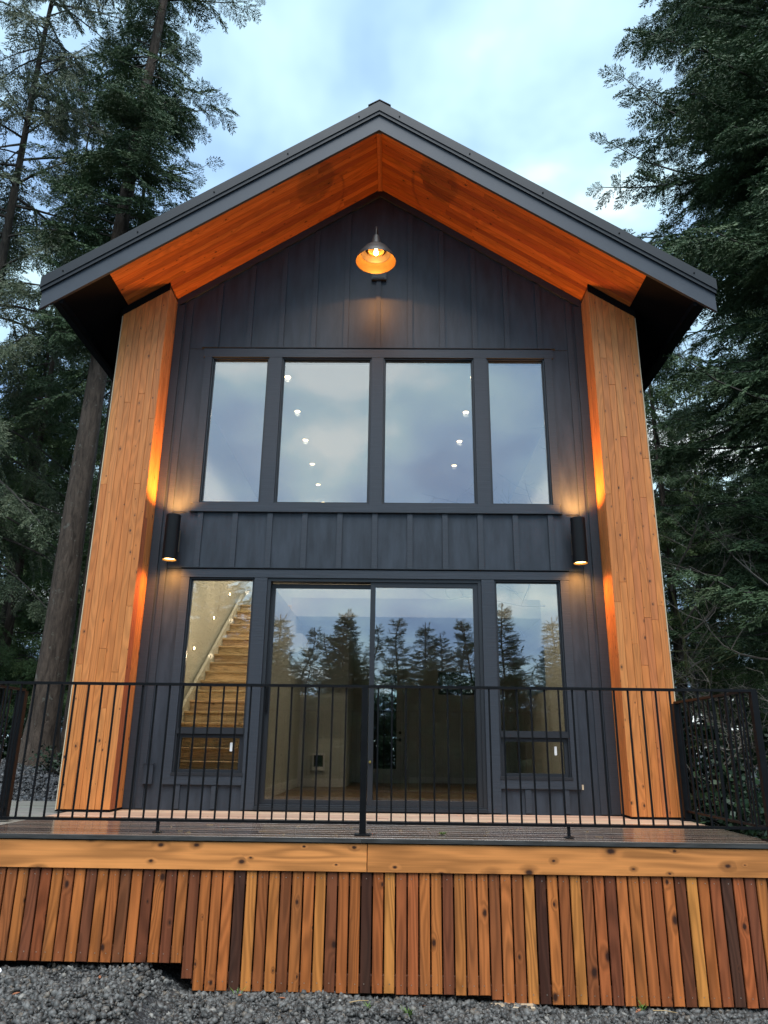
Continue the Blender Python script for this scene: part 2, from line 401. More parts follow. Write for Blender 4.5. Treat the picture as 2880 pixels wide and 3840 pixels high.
poly = [(XC-HALF_OUT+.01, zt), (XC+HALF_OUT-.01, zt), (XC+HALF_OUT-.01, sof(XC+HALF_OUT)-.0), (XC, PK), (XC-HALF_OUT+.01, sof(XC-HALF_OUT))]
w_.prism(poly, .0, .16)
w_.build('siding', M_siding, house, (XC, 0, 2.5))
FR = -.025
def trim(x0, x1, z0, z1, y0=FR, y1=-.0005, mat=None, name='trim_board'):
    box_obj(name, mat or (M_trimv if (z1-z0) > abs(x1-x0) else M_trimh), house, x0, x1, y0, y1, z0, z1)
# battens
XB = [XC-.004+.4097*k for k in range(-5, 6)]
BW = .062
def batten(x, z0, z1): box_obj('batten', M_trimv, house, x-BW/2, x+BW/2, -.021, -.0005, z0, z1)
for x in XB:
    batten(x, 2.600, 3.258)
    top = sof(x)-.105-BW*.35
    batten(x, 5.452 if abs(x-XC) > .05 else 5.452, top if abs(x-XC) > .05 else 6.46)
for s_ in (0, 1):
    f_ = (lambda x: x) if s_ == 0 else mir
    for x in (-2.235, -1.84): batten(f_(x), .014, .247)
    # corner board and edge batten beside the cedar wing wall
    top = sof(-2.72)-.12
    trim(f_(-2.789), f_(-2.690), .012, top-.02); trim(f_(-2.655), f_(-2.585), .012, sof(-2.62)-.13, -.016)
    # frieze board up the slope
    a = math.atan(SL); L_ = (HALF_IN)/math.cos(a)
    x0, x1 = XC, f_(XC-HALF_IN)
    zA, zB = PK-.004, sof(x1)-.004
    pts = [(x0, zA-.105), (x0, zA), (x1, zB), (x1, zB-.105)]
    if s_ == 1: pts = pts[::-1]
    MB().prism(pts, -.030, -.0005).build('frieze_board', M_trimh, house, (x0, 0, zA))
# metal drip flashings and panel joints
for (x0, x1, z) in ((-2.42, mir(-2.42), 2.588), (-2.38, mir(-2.38), 3.266), (-2.42, mir(-2.42), 5.440)):
    mb = MB().box(x0, x1, -.038, -.0005, z, z+.007); mb.build('drip_flashing', M_roofm, house, (XC, 0, z))
for s_ in (0, 1):
    f_ = (lambda x: x) if s_ == 0 else mir
    for z in (2.585, 3.262, 5.436):
        box_obj('panel_joint', M_roofm, house, f_(-2.582), f_(-2.425), -.006, -.0005, z, z+.006)
# window trims
ux0, ux1 = WIN_UP[0][0], WIN_UP[3][1]
trim(ux0-.11, ux1+.11, UT, UT+.118, -.028); trim(ux0-.075, ux1+.075, UB-.105, UB, -.028)
trim(ux0-.092, ux0, UB, UT); trim(ux1, ux1+.092, UB, UT)
for i in range(3): trim(WIN_UP[i][1], WIN_UP[i+1][0], UB, UT)
lx0, lx1 = WIN_LO[0][0], WIN_LO[1][1]
trim(lx0-.10, lx1+.10, LT, LT+.092, -.028)
for s_ in (0, 1):
    f_ = (lambda x: x) if s_ == 0 else mir
    trim(f_(lx0-.092), f_(lx0), LB, LT); trim(f_(lx0-.092), f_(-1.558), LB-.092, LB, -.028)
    trim(f_(-1.558), f_(-1.413), .014, LT)
# windows
def bar_frame(x0, x1, z0, z1, w, y0, y1):
    return MB().box(x0,x1,y0,y1,z0,z0+w).box(x0,x1,y0,y1,z1-w,z1).box(x0,x0+w,y0,y1,z0+w,z1-w).box(x1-w,x1,y0,y1,z0+w,z1-w)
def window(x0, x1, z0, z1, splits, lab):
    g = .002; c = ((x0+x1)/2, .03, (z0+z1)/2)
    wn = empty('window', c, house); wn['label'] = lab
    bar_frame(x0+g, x1-g, z0+g, z1-g, .0155, -.004, .09).build('frame', M_frame, wn, c)
    zs = [z0+.018]+splits+[z1-.018]
    for i in range(len(zs)-1):
        a, b_ = zs[i], zs[i+1]
        lo = i == 0 and splits
        if splits: a2, b2 = a+(.0 if i == 0 else .028), b_-(.028 if i == 0 else 0)
        else: a2, b2 = a, b_
        wd = .042 if lo else .012
        bar_frame(x0+.018, x1-.018, a2, b2, wd, .022, .062).build('sash', M_frame, wn, ((x0+x1)/2, .04, (a2+b2)/2))
        box_obj('pane', M_glass, wn, x0+.018+wd-.004, x1-.018-wd+.004, .038, .044, a2+wd-.004, b2-wd+.004)
    if splits:
        box_obj('meeting_rail', M_frame, wn, x0+.018, x1-.018, -.012, .07, splits[0]-.028, splits[0]+.028)
        box_obj('sill', M_frame, wn, x0-.006, x1+.006, -.034, -.006, z0-.0, z0+.028)
        xs_ = x1-.16
        o = box_obj('sticker', M_plast, wn, xs_, xs_+.026, .0345, .0365, z0+.245, z0+.335)
    return wn
labs = ['narrow upper window on the far left reflecting pale sky', 'wide upper window left of centre with six lit ceiling spots', 'wide upper window right of centre with four lit ceiling spots', 'narrow upper window on the far right reflecting pale sky']
for (a, b_), l in zip(WIN_UP, labs): window(a, b_, UB, UT, [], l)
window(*WIN_LO[0], LB, LT, [.795], 'tall lower window with the warm lit staircase behind it')
window(*WIN_LO[1], LB, LT, [.795], 'tall lower window reflecting a conifer beside the right wing wall')
# sliding door
x0, x1, z0, z1 = DOOR; c = ((x0+x1)/2, .04, (z0+z1)/2)
sd = empty('sliding_door', c, house); sd['label'] = 'wide black framed sliding glass door reflecting young conifers'
bar_frame(x0+.002, x1-.002, z0+.0, z1-.002, .036, -.008, .13).build('frame', M_frame, sd, c)
xm = -.205
bar_frame(x0+.038, xm+.03, z0+.036, z1-.052, .048, .072, .108).build('leaf_frame', M_frame, sd, (x0+.6, .09, 1.2))
bar_frame(xm-.03, x1-.038, z0+.036, z1-.036, .056, .010, .052).build('leaf_frame', M_frame, sd, (xm+.6, .03, 1.2))
box_obj('pane', M_glass, sd, x0+.083, xm-.015, .087, .093, z0+.08, z1-.095)
box_obj('pane', M_glass, sd, xm+.023, x1-.090, .028, .034, z0+.088, z1-.088)
box_obj('sill', M_roofm, sd, x0, x1, -.05, -.009, z0-.012, z0+.022)
box_obj('door_handle', M_black, sd, x0+.045, x0+.075, .045, .071, 1.0, 1.28)
MB().lathe([(0, 0), (.013, .0), (.013, .012), (0, .014)], 12).build('lock', M_brass, sd, (xm-.005, .004, .50), rel=False).rotation_euler = (R(90), 0, 0)
# small fixtures on the siding
MB().box(-2.60, -2.50, -.04, -.0165, .255, .455).box(-2.61, -2.49, -.045, -.0165, .455, .463).build('outlet_cover', M_siding, house, (-2.55, -.03, .36))
box_obj('bare_patch', M_edge, house, 2.016, 2.034, -.004, -.0006, .25, .30)

# cedar wing walls
CED = [(.62, .212, .056), (.58, .195, .050), (.65, .236, .067), (.52, .165, .051), (.44, .130, .050)]
CEDW = [5, 5, 4, 2, 1]
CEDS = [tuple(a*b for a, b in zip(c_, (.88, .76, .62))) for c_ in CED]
def cedar_col(): return jit(random.choices(CED, CEDW)[0], .09)
PW = HALF_OUT-HALF_IN; YC = -.3726
for s_ in (0, 1):
    f_ = (lambda x: x) if s_ == 0 else mir
    xo, xi = XC-HALF_OUT, XC-HALF_IN     # as on the left
    cc = (f_((xo+xi)/2), YC/2, 0)
    ww = empty('wing_wall', cc, house); ww['label'] = ('left' if s_ == 0 else 'right')+' wing wall clad in upright knotty cedar boards'
    # core
    a_, b_ = xo+.012, xi-.016
    ztop_o, ztop_i = sof(a_), sof(b_)
    pts = [(f_(a_), .012), (f_(b_), .012), (f_(b_), ztop_i-.005), (f_(a_), ztop_o-.005)]
    if s_ == 1: pts = pts[::-1]
    MB().prism(pts, YC+.017, -.0).build('core', M_dark, ww, cc)
    # black trim under the soffit
    pts = [(f_(xo+.002), sof(xo)-.10), (f_(xi+.002), sof(xi)-.10), (f_(xi+.002), sof(xi)-.004), (f_(xo+.002), sof(xo)-.004)]
    if s_ == 1: pts = pts[::-1]
    MB().prism(pts, YC-.014, YC+.0165).build('top_trim', M_dark, ww, (cc[0], YC, sof(xo)))
    # front boards
    nb = 7; bw = (PW-.010)/nb
    for i in range(nb):
        xa = xo+.010+i*bw; zmax = sof(xa+bw/2)-.10
        cuts = [random.uniform(.9, 2.6), random.uniform(3.2, zmax-.7)][:random.choice((1, 2, 2))]
        zs = [.022]+cuts+[zmax+.035]
        for k in range(len(zs)-1):
            if zs[k+1]-zs[k] < .25: continue
            L_ = zs[k+1]-zs[k]-.002
            plank('board', M_cedar, ww, (f_(xa+bw/2), YC+.008+random.uniform(-.0012, .0012), (zs[k]+zs[k+1])/2), bw-.0024, L_, .016, cedar_col(), None, .0022)
    # inner return boards
    nr = 5; rw = (-YC-.012)/nr
    for i in range(nr):
        ya = YC+.002+i*rw; zmax = sof(xi)-.05
        cuts = [random.uniform(1.2, zmax-1.0)]
        zs = [.022]+cuts+[zmax]
        for k in range(2):
            plank('board', M_cedar, ww, (f_(xi-.008), ya+rw/2, (zs[k]+zs[k+1])/2), rw-.0024, zs[k+1]-zs[k]-.002, .016, cedar_col(), (0, 0, R(90) if s_ == 0 else R(-90)), .0022)
    box_obj('edge_strip', M_edge, ww, f_(xo), f_(xo+.009), YC-.001, YC+.02, .015, sof(xo)-.11)
    box_obj('base_trim', M_dark, ww, f_(xo), f_(xi+.002), YC-.004, -.0, .002, .016)

# roof
YF = -1.045
roof = empty('roof', (XC, 2.7, PK), house); roof['label'] = 'gable roof with dark rake boards and cedar soffit'
EA = 3.60; EB = 3.815; YB = 7.3
a = math.atan(SL)
for s_ in (0, 1):
    f_ = (lambda x: x) if s_ == 0 else mir
    def sec(h0, h1, hx): # band parallel to the soffit
        p = [(XC, PK+h0), (XC, PK+h1), (f_(XC-hx), PK-SL*hx+h1), (f_(XC-hx), PK-SL*hx+h0)]
        return p if s_ == 0 else p[::-1]
    MB().prism(sec(0, .245, EB), YF, YF+.035).build('rake_board', M_rfasc, roof, (XC, YF, PK))
    MB().prism(sec(.225, .275, EB+.012), YF-.022, YF+.03).build('drip_edge', M_roofm, roof, (XC, YF, PK+.25))
    MB().prism(sec(.275, .415, EB+.022), YF-.034, YF+.05).build('rake_flashing', M_roofm, roof, (XC, YF, PK+.33))
    MB().prism(sec(.30, .375, EB+.03), YF+.05, YB).build('roof_slope', M_roofm, roof, (XC, 3, PK))
    MB().prism(sec(.10, .12, EA-.03), YF+.036, YB).build('sheathing', M_dark, roof, (XC, 3, PK))
    # eave board and gutter side
    xe = XC-EA
    MB().box(f_(xe-.02), f_(xe+.02), YF+.036, YB, PK-SL*EA-.045, PK-SL*EA+.10).build('eave_board', M_dark, roof, (f_(xe), 3, PK-SL*EA))
    # dark painted outer soffit, butted against the cedar
    xa, xb = XC-3.09, xe+.02
    p = [(f_(xa), sof(xa)+.004), (f_(xa), sof(xa)+.03), (f_(xb), sof(xb)+.03), (f_(xb), sof(xb)+.004)]
    p = p if s_ == 0 else p[::-1]
    MB().prism(p, YF+.036, YB).build('dark_soffit', M_dark, roof, (f_(xa), 3, sof(xa)))
    # screws on the rake flashing
    for d in (.25, 1.1, 1.95, 2.8, 3.6):
        x = f_(XC-d); MB().lathe([(.009, 0), (.009, .006), (0, .008)], 8).build('screw', M_dark, roof, (x, YF-.035, PK-SL*d+.335), rel=False).rotation_euler = (R(90), 0, 0)
    # cedar soffit boards
    rows = 13; D = -YF-.036; rw = D/rows
    Ls = 3.09/math.cos(a)
    for i in range(rows):
        y = -rw*(i+.5)-.001
        cuts = [random.uniform(.5, 1.6), random.uniform(2.1, Ls-.5)][:random.choice((1, 1, 2))]
        us = [.012]+cuts+[Ls]
        for k in range(len(us)-1):
            if us[k+1]-us[k] < .2: continue
            um = (us[k]+us[k+1])/2
            x = f_(XC-um*math.cos(a)); z = PK-um*math.sin(a)+.008/math.cos(a)*1.0
            # local z along the slope, local -y (face) pointing down
            ang = a if s_ == 0 else -a
            zc = Vector((-math.cos(a) if s_ == 0 else math.cos(a), 0, -math.sin(a)))
            yc = Vector((-math.sin(a) if s_ == 0 else math.sin(a), 0, math.cos(a)))     # up normal; face is -y
            xc = yc.cross(zc)
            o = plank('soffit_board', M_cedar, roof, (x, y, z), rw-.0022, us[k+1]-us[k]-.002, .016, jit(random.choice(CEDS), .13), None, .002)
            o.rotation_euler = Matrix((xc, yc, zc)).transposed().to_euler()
MB().prism([(XC-.03, PK-.034), (XC+.03, PK-.034), (XC+.012, PK+.002), (XC-.012, PK+.002)], YF+.036, -.022).build('ridge_strip', M_cedar, roof, (XC, -.5, PK), color=CED[3])
p = [(XC-.14, PK+.345), (XC-.14, PK+.352), (XC, PK+.44), (XC+.14, PK+.352), (XC+.14, PK+.345), (XC, PK+.428)]
MB().prism(p[::-1], YF-.04, YB).build('ridge_cap', M_roofm, roof, (XC, 3, PK+.4))

# side walls, back wall, floors, inside walls
IXL, IXR = -2.75, mir(-2.75)
def sidewall(xa, xb, hs, nm, mt):
    mb = wall_grid(.161, 6.47, -.5, 5.75, hs, 0, 1)
    mb.v = [(xa+(xb-xa)*y, x, z) for x, y, z in mb.v]
    return mb.build(nm, mt, house, ((xa+xb)/2, 3, 2.5))
box_obj('side_wall', M_siding, house, -3.33, -3.18, .161, 6.47, -.5, 5.8)
box_obj('inner_wall', M_wallin, house, -3.179, IXL, .161, 6.33, -.02, 5.45)
sidewall(mir(-3.33), mir(-3.18), [(3.3, 5.0, 1.50, 2.2)], 'side_wall', M_siding)
sidewall(IXR, mir(-3.179), [(3.3, 5.0, 1.50, 2.2)], 'inner_wall', M_wallin)
sw = empty('window', (IXR+.25, 4.15, 1.85), house); sw['label'] = 'small side window inside the right wall'
mb = bar_frame(3.302, 4.998, 1.502, 2.198, .05, 0, .06); mb.v = [(IXR+.2+y, x, z) for x, y, z in mb.v]; mb.build('frame', M_white, sw, (IXR+.23, 4.15, 1.85))
mb = MB().box(4.13, 4.17, 0, .05, 1.552, 2.148); mb.v = [(IXR+.205+y, x, z) for x, y, z in mb.v]; mb.build('mullion', M_black, sw, (IXR+.23, 4.15, 1.85))
BW_ = 6.33
mbw = wall_grid(-3.17, mir(-3.17), -.5, 5.9, [(-.56, .235, .03, 2.14), (.90, 2.05, 1.63, 2.06)], BW_, BW_+.17); mbw.build('back_wall', M_wallin, house, (XC, BW_, 2))
bd = empty('back_door', (-.16, BW_+.05, .03), house); bd['label'] = 'glazed back door seen through the sliding door'
bar_frame(-.66, .335, .03, 2.26, .097, BW_-.02, BW_-.0005).build('casing', M_wallin, bd, (-.16, BW_, 1))
wall_grid(-.555, .23, .04, 2.135, [(-.43, .10, .27, 2.0)], BW_+.03, BW_+.07).build('door_leaf', M_wallin, bd, (-.16, BW_+.05, 1))
box_obj('pane', M_glassin, bd, -.43, .10, BW_+.047, BW_+.053, .27, 2.0)
MB().lathe([(.028, 0), (.028, .03), (0, .035)], 16).build('deadbolt', M_black, bd, (.168, BW_+.03, .92), rel=False).rotation_euler = (R(90), 0, 0)
MB().lathe([(.03, 0), (.03, .03), (.012, .04), (.012, .06), (0, .06)], 16).build('rosette', M_black, bd, (.168, BW_+.03, .79), rel=False).rotation_euler = (R(90), 0, 0)
box_obj('door_handle', M_black, bd, .06, .175, BW_-.045, BW_-.03, .782, .798)
bw2 = empty('window', (1.5, BW_, 1.85), house); bw2['label'] = 'small black framed back window seen through the sliding door'
bar_frame(.902, 2.048, 1.632, 2.058, .04, BW_-.004, BW_+.06).build('frame', M_black, bw2, (1.5, BW_, 1.85))
box_obj('pane', M_glassin, bw2, .94, 2.01, BW_+.027, BW_+.033, 1.67, 2.02)
box_obj('sill', M_wallin, bw2, .87, 2.08, BW_-.05, BW_-.0045, 1.59, 1.629)
# floor boards
for i in range(34):
    y = .23+i*.18
    if y > 6.3: break
    plank('floor_board', M_floor, house, ((IXL+IXR)/2, y, .022), .178, IXR-IXL-.004, .016, jit((.21, .135, .075), .15), Matrix(((0,0,1),(1,0,0),(0,1,0))).to_euler() if False else (R(-90), 0, R(90)), .001)
box_obj('floor', M_dark, house, IXL, IXR, .161, 6.329, -.06, .010)
box_obj('ceiling', M_ceil, house, -1.6, IXR-.001, 3.4, 6.329, 2.62, 2.92)
box_obj('ceiling', M_ceil, house, IXL, IXR, .161, 6.329, 5.42, 5.50)
box_obj('partition', M_wallin, house, -1.62, -1.52, .95, 4.49, .031, 2.619)
box_obj('partition', M_wallin, house, -1.62, -.73, 4.50, 4.60, .031, 2.619)
box_obj('partition', M_wallin, house, -.83, -.73, 4.601, 6.329, .031, 2.619)
box_obj('baseboard', M_white, house, -1.5195, -.73, 4.484, 4.4995, .032, .16)
box_obj('baseboard', M_white, house, -1.5195, -1.505, .96, 4.483, .032, .16)
box_obj('baseboard', M_white, house, .34, IXR-.001, BW_-.015, BW_-.0005, .032, .135)
box_obj('corner_casing', M_white, house, -1.5195, -1.42, 4.478, 4.4835, .161, 2.4)
# staircase
st = empty('staircase', (-2.2, .2, .03), house); st['label'] = 'worn wooden stairs rising behind the lower left window'
SX0, SX1 = -2.655, -1.625; rise, run = .1486, .229
nst = 20; y0_ = .19
for k in range(1, nst+1):
    z = .03+rise*k; y = y0_+run*(k-1)
    cl = jit((.62, .46, .28), .2)
    plank('tread', M_tread, st, ((SX0+SX1)/2, y+run/2-.02, z-.013), run+.028, SX1-SX0, .026, cl, (R(-90), 0, R(90)), .006)
    plank('riser', M_tread, st, ((SX0+SX1)/2, y+.012, z-.026-(rise-.026)/2), rise-.028, SX1-SX0, .014, jit((.68, .53, .34), .2), (0, R(90), 0), .001)
def stz(y): return .03+rise*((y-y0_)/run+1)
mb = MB(); ya, yb = .165, y0_+run*nst
poly = [(ya, .032), (yb, stz(yb)-.5), (yb, stz(yb)+.10), (ya, stz(ya)+.10)]
mb.v = [(-2.70, y, z) for y, z in poly]+[(-2.657, y, z) for y, z in poly]
mb.f = [(0,3,2,1), (4,5,6,7)]+[(i, (i+1)%4, (i+1)%4+4, i+4) for i in range(4)]
mb.build('skirt_board', M_wallin, st, (-2.68, .2, .2))
for (y, z) in ((1.05, 1.34), (2.03, 1.93), (3.01, 2.52), (3.97, 3.08)):  # the lowest is added, hidden behind the window jamb, to brighten the lower stairs
    sg = empty('step_light', (-2.745, y, z)); tag(sg, {1.05: 'added unseen light at the foot of the stair wall', 2.03: 'small lit step light low on the stair wall', 3.01: 'small lit step light halfway up the stair wall', 3.97: 'small lit step light highest on the stair wall'}[y], 'wall light', 'step lights on the stair wall')
    MB().lathe([(.03, 0), (.03, .012), (.022, .016), (0, .016)], 14).build('housing', M_plast, sg, (-2.748, y, z), rel=False).rotation_euler = (0, R(90), 0)
    MB().lathe([(.018, .0), (.018, .006), (0, .008)], 14).build('lens', emis('lit_step_lens', (1, .62, .28), 25) if 'lit_step_lens' not in bpy.data.materials else bpy.data.materials['lit_step_lens'], sg, (-2.7315, y, z), rel=False).rotation_euler = (0, R(90), 0)
def point(name, parent, loc, power, col, rad=.03, spot=None, rot=None, blend=.3):
    l = bpy.data.lights.new(name, 'SPOT' if spot else 'POINT'); l.energy = power; l.color = col; l.shadow_soft_size = rad
    if spot: l.spot_size = R(spot); l.spot_blend = blend
    o = bpy.data.objects.new(name, l); link(o, parent, loc)
    if rot: o.rotation_euler = rot
    return o
WARM = (1.0, .40, .085); WARM2 = (1.0, .80, .56)
for o_ in [o for o in COL.objects if o.get('category') == 'wall light' and o.name.startswith('step_light')]:
    p_ = WL[o_.name]; point('lamp', o_, (p_.x+.55, p_.y-.25, p_.z+.35), 6.5 if p_.y < 1.5 else 3.6, (1, .72, .42), .03)  # point lights hang off their lenses, as added fill over the stairs
def recessed(loc, lab, grp, power, dia=.042):
    r = empty('recessed_light', loc); tag(r, lab, 'ceiling light', grp)
    MB().lathe([(dia*1.25, 0), (dia*1.25, -.004), (dia, -.006), (dia, 0)], 20).build('trim_ring', M_plast, r, loc, rel=False)
    MB().lathe([(0, -.003), (dia*.98, -.003), (dia*.98, 0)], 20).build('lens', M_spot, r, loc, rel=False)
    if power: point('lamp', r, (loc[0], loc[1], loc[2]-.03), power, WARM2, .04, 140, (0, 0, 0), .5)
ordn = ['nearest the window', 'second from the window', 'third from the window', 'fourth from the window', 'fifth from the window', 'sixth and farthest from the window']
for k in range(6): recessed((-1.43, .69+1.075*k, 5.419), 'lit recessed ceiling spot of the left upstairs row, '+ordn[k], 'left row of upstairs ceiling spots', 32)
for k in range(4): recessed((1.08, .67+1.09*k, 5.419), 'lit recessed ceiling spot of the right upstairs row, '+ordn[k], 'right row of upstairs ceiling spots', 32)
# wall heater and air conditioner
h_ = empty('wall_heater', (-1.18, 4.49, .28)); tag(h_, 'small white wall heater with a dark grille on the inside wall', 'heater')
bar_frame(-1.285, -1.078, .28, .545, .028, 4.462, 4.483).build('case', M_plast, h_, (-1.18, 4.47, .4))
box_obj('grille', M_black, h_, -1.257, -1.106, 4.468, 4.482, .34, .517); box_obj('control_panel', M_plast, h_, -1.257, -1.106, 4.466, 4.482, .308, .339)
MB().lathe([(.012, 0), (.012, .012), (0, .014)], 12).build('knob', M_white, h_, (-1.24, 4.466, .322), rel=False).rotation_euler = (R(90), 0, 0)
ac = empty('air_conditioner', (-1.519, 3.25, 2.0)); tag(ac, 'white wall mounted air conditioner high on the inside wall', 'air conditioner')
prof = [(-1.518, 2.0), (-1.40, 1.99), (-1.335, 2.05), (-1.318, 2.12), (-1.318, 2.245), (-1.34, 2.27), (-1.518, 2.27)]
MB().prism(prof, 2.85, 3.65).build('case', M_plast, ac, (-1.45, 3.25, 2.1)); box_obj('louvre', M_black, ac, -1.40, -1.345, 2.9, 3.6, 1.984, 2.0)

# ------------------------------------------------------------------ wall lamps
def sconce(x, lab):
    yc, zb, zt_, r = -.168, 2.645, 3.172, .083
    g = empty('wall_lamp', (x, 0, (zb+zt_)/2)); tag(g, lab, 'wall lamp', 'lit cylinder lamps on the front wall')
    c = (x, yc, zb)
    MB().lathe([(r-.006, .0), (r, 0), (r, .527), (r-.006, .527), (r-.006, .44), (0, .44)], 32, (x, yc, zb)).build('cylinder', M_black, g, c, True)
    MB().lathe([(r-.006, 0), (r-.008, .09), (0, .09)], 32, (x, yc, zb)).build('reflector', M_gold, g, c, True)
    MB().lathe([(0, .022), (r-.009, .022), (r-.009, .026)], 24, (x, yc, zb)).build('lens', M_lens, g, c)
    MB().box(x-.055, x+.055, -.036, -.0195, 2.775, 3.03).box(x-.03, x+.03, yc+r-.01, -.036, 2.86, 2.95).build('bracket', plain('brushed_bracket', (.35, .30, .24), .35, .8) if 'brushed_bracket' not in bpy.data.materials else bpy.data.materials['brushed_bracket'], g, (x, -.02, 2.9))
    point('lamp', g, (x, yc, zb+.012), 30, WARM, .05, 140, (0, 0, 0), 1.0)
    point('lamp', g, (x, yc, zt_-.035), 95, WARM, .075, 128, (R(180), 0, 0), 1.0)
sconce(-2.515, 'black cylinder lamp beside the left wing wall')
sconce(mir(-2.515), 'black cylinder lamp beside the right wing wall')
bx, by, bz = -.222, -.60, 6.305
bl = empty('barn_light', (XC, 0, 6.6)); tag(bl, 'lit bronze gooseneck barn lamp high on the gable wall', 'barn lamp')
RIM = .247
out = [(RIM, 0), (RIM*.97, .035), (RIM*.86, .085), (RIM*.72, .125), (RIM*.70, .135), (RIM*.60, .175), (RIM*.42, .215), (RIM*.26, .24), (RIM*.22, .30), (RIM*.15, .37), (0, .372)]
inn = [(RIM-.004, .002), (RIM*.95, .036), (RIM*.84, .083), (RIM*.74, .112)]
MB().lathe(out, 48, (bx, by, bz)).build('shade', M_bronze, bl, (bx, by, bz), True)
MB().lathe(inn, 48, (bx, by, bz)).build('shade_lining', M_gold, bl, (bx, by, bz), True)
inn2 = [(RIM*.735, .108), (RIM*.735, .112), (RIM*.69, .133), (RIM*.58, .172), (RIM*.40, .205), (0, .215)]
MB().lathe(inn2, 48, (bx, by, bz)).build('inner_dome', M_bronze, bl, (bx, by, bz), True)
MB().lathe([(RIM*.40, .150), (RIM*.41, .165), (RIM*.30, .19), (0, .20)], 32, (bx, by, bz)).build('reflector_ring', M_gold, bl, (bx, by, bz), True)
MB().lathe([(0, .095), (.018, .10), (.030, .118), (.030, .138), (.018, .16), (.014, .185), (0, .186)], 20, (bx, by, bz)).build('bulb', M_bulb, bl, (bx, by, bz), True)
arm = [(bx, by, bz+.36), (bx, by, bz+.46), (bx, by+.03, bz+.53), (bx+.004, by+.12, bz+.575), (bx+.012, by+.26, bz+.56), (bx+.02, by+.42, bz+.46), (XC, by+.53, bz+.34), (XC, -.04, bz+.32)]
MB().tube(arm, .012, 10).build('gooseneck', M_bronze, bl, (bx, by, bz+.5), True)
MB().box(XC-.095, XC+.095, -.05, -.0005, 6.445, 6.77).box(XC-.08, XC+.08, -.058, -.05, 6.46, 6.755).build('wall_plate', M_frame, bl, (XC, 0, 6.6))
point('lamp', bl, (bx, by, bz+.085), 9, WARM, .02)

# ------------------------------------------------------------------ deck
deck = empty('deck', (XC, -1.15, -.9)); tag(deck, 'wet cedar deck with a light fascia and a skirt of many-toned upright slats', 'deck')
DX0, DX1, DYF = -3.22, 2.93, -2.29
nb = 16; bw = (-DYF-.03)/nb
DK = [(.115, .085, .066), (.095, .07, .056), (.14, .10, .075), (.16, .11, .08)]
DRY = [(.40, .27, .19), (.36, .235, .16), (.43, .30, .21)]
for i in range(nb):
    y = -.012-bw*(i+.5)
    jx = [DX0, random.uniform(-1.2, .9), DX1]
    for k in range(2):
        L_ = jx[k+1]-jx[k]-.003
        # length along x, face up
        o = plank('deck_board', M_deckdry if i < 6 else M_deck, deck, ((jx[k]+jx[k+1])/2, y, -.014), bw-.008, L_, .028, jit(random.choice(DRY if i < 6 else DK), .12), None, .003)
        o.rotation_euler = Matrix((Vector((0, 1, 0)), Vector((0, 0, -1)), Vector((-1, 0, 0)))).transposed().to_euler()
for xa, xb in ((-3.62, XC-.002), (XC+.001, DX1+.005)):
    box_obj('deck_edge', M_nos, deck, xa, xb, DYF-.012, DYF+.022, -.030, -.002)
for xa, xb in ((-3.62, -.155), (-.152, DX1)):
    plank('fascia_board', M_fascia, deck, ((xa+xb)/2, DYF+.018, -.1345), .191, xb-xa-.002, .036, (.70, .272, .078) if xa < -1 else (.67, .256, .072), (0, R(90), 0), .003)
SC = {'Y': (.55, .20, .050), 'O': (.46, .145, .039), 'R': (.42, .120, .037), 'B': (.30, .090, .031), 'D': (.19, .061, .027), 'X': (.080, .031, .019)}
seq = 'BBODBOBODOODODODODOOOXYBOBOOYDOOXRYBROODYROBOBYXOBYBRDOORBODYOBXRDO'
pit = .0850; xs1 = -2.872+42.7*.001962
for i, ch in enumerate('DOBRO'+seq+'BO'):
    k = i-5
    x = xs1+(k-1)*pit
    if x > DX1-.03: break
    zb = -.843 if k < 17 else (-.94 if k == 17 else (-1.012 if k < 43 else (-1.034 if k == 43 else -1.060)))
    zb += random.uniform(-.003, .003)
    ztp = -.2285
    yy = DYF+.026+random.uniform(-.002, .002)
    plank('slat', M_slat, deck, (x, yy, (ztp+zb)/2), .0735, round(ztp-zb, 3), .020, jit(SC[ch], .2), (0, 0, 0), .0045)
NH = MB()
for o_ in [o for o in deck.children if o.name.startswith('slat')]:
    p_ = WL[o_.name]; d_ = o_.dimensions.z/2
    for z_ in (p_.z+d_-.045, p_.z-d_+.06):
        x_ = p_.x+random.uniform(-.012, .012)
        NH.add([(x_+.0042*math.cos(k*1.047), DYF+.0135, z_+.0042*math.sin(k*1.047)) for k in range(6)], [tuple(range(6))])
        NH.v[-6:] = [(a_, p_.y-.0107, c_) for a_, b_, c_ in NH.v[-6:]]
o = NH.build('nail_heads', plain('nail_steel', (.55, .50, .42), .35, .8), deck, (0, DYF, -.6)); o['kind'] = 'stuff'
for (xa, xb, z0, z1) in ((-3.5, -1.42, -.81, -.74), (-1.40, .74, -.975, -.90), (.60, DX1-.04, -1.02, -.95), (-3.5, DX1-.04, -.33, -.25)):
    plank('skirt_rail', M_slat, deck, ((xa+xb)/2, DYF+.062, (z0+z1)/2), z1-z0, xb-xa, .036, (.17, .06, .03), (0, R(90), 0))
box_obj('dark_void_sheet', M_dark, deck, -3.6, DX1-.01, DYF+.09, DYF+.13, -.75, -.032)  # near-black sheet behind the slats, painting in the dark void under the deck
box_obj('light_stop_panel', M_dark, deck, DX1-.012, DX1, DYF+.05, -.0, -1.15, -.03)  # both end panels are added, unseen, to stop light leaking under the deck
box_obj('light_stop_panel', M_dark, deck, -3.62, -3.608, DYF+.05, -.0, -1.15, -.03)
box_obj('edge_joist', M_nos, deck, DX1+.001, DX1+.04, DYF+.03, -.39, -.22, -.012)

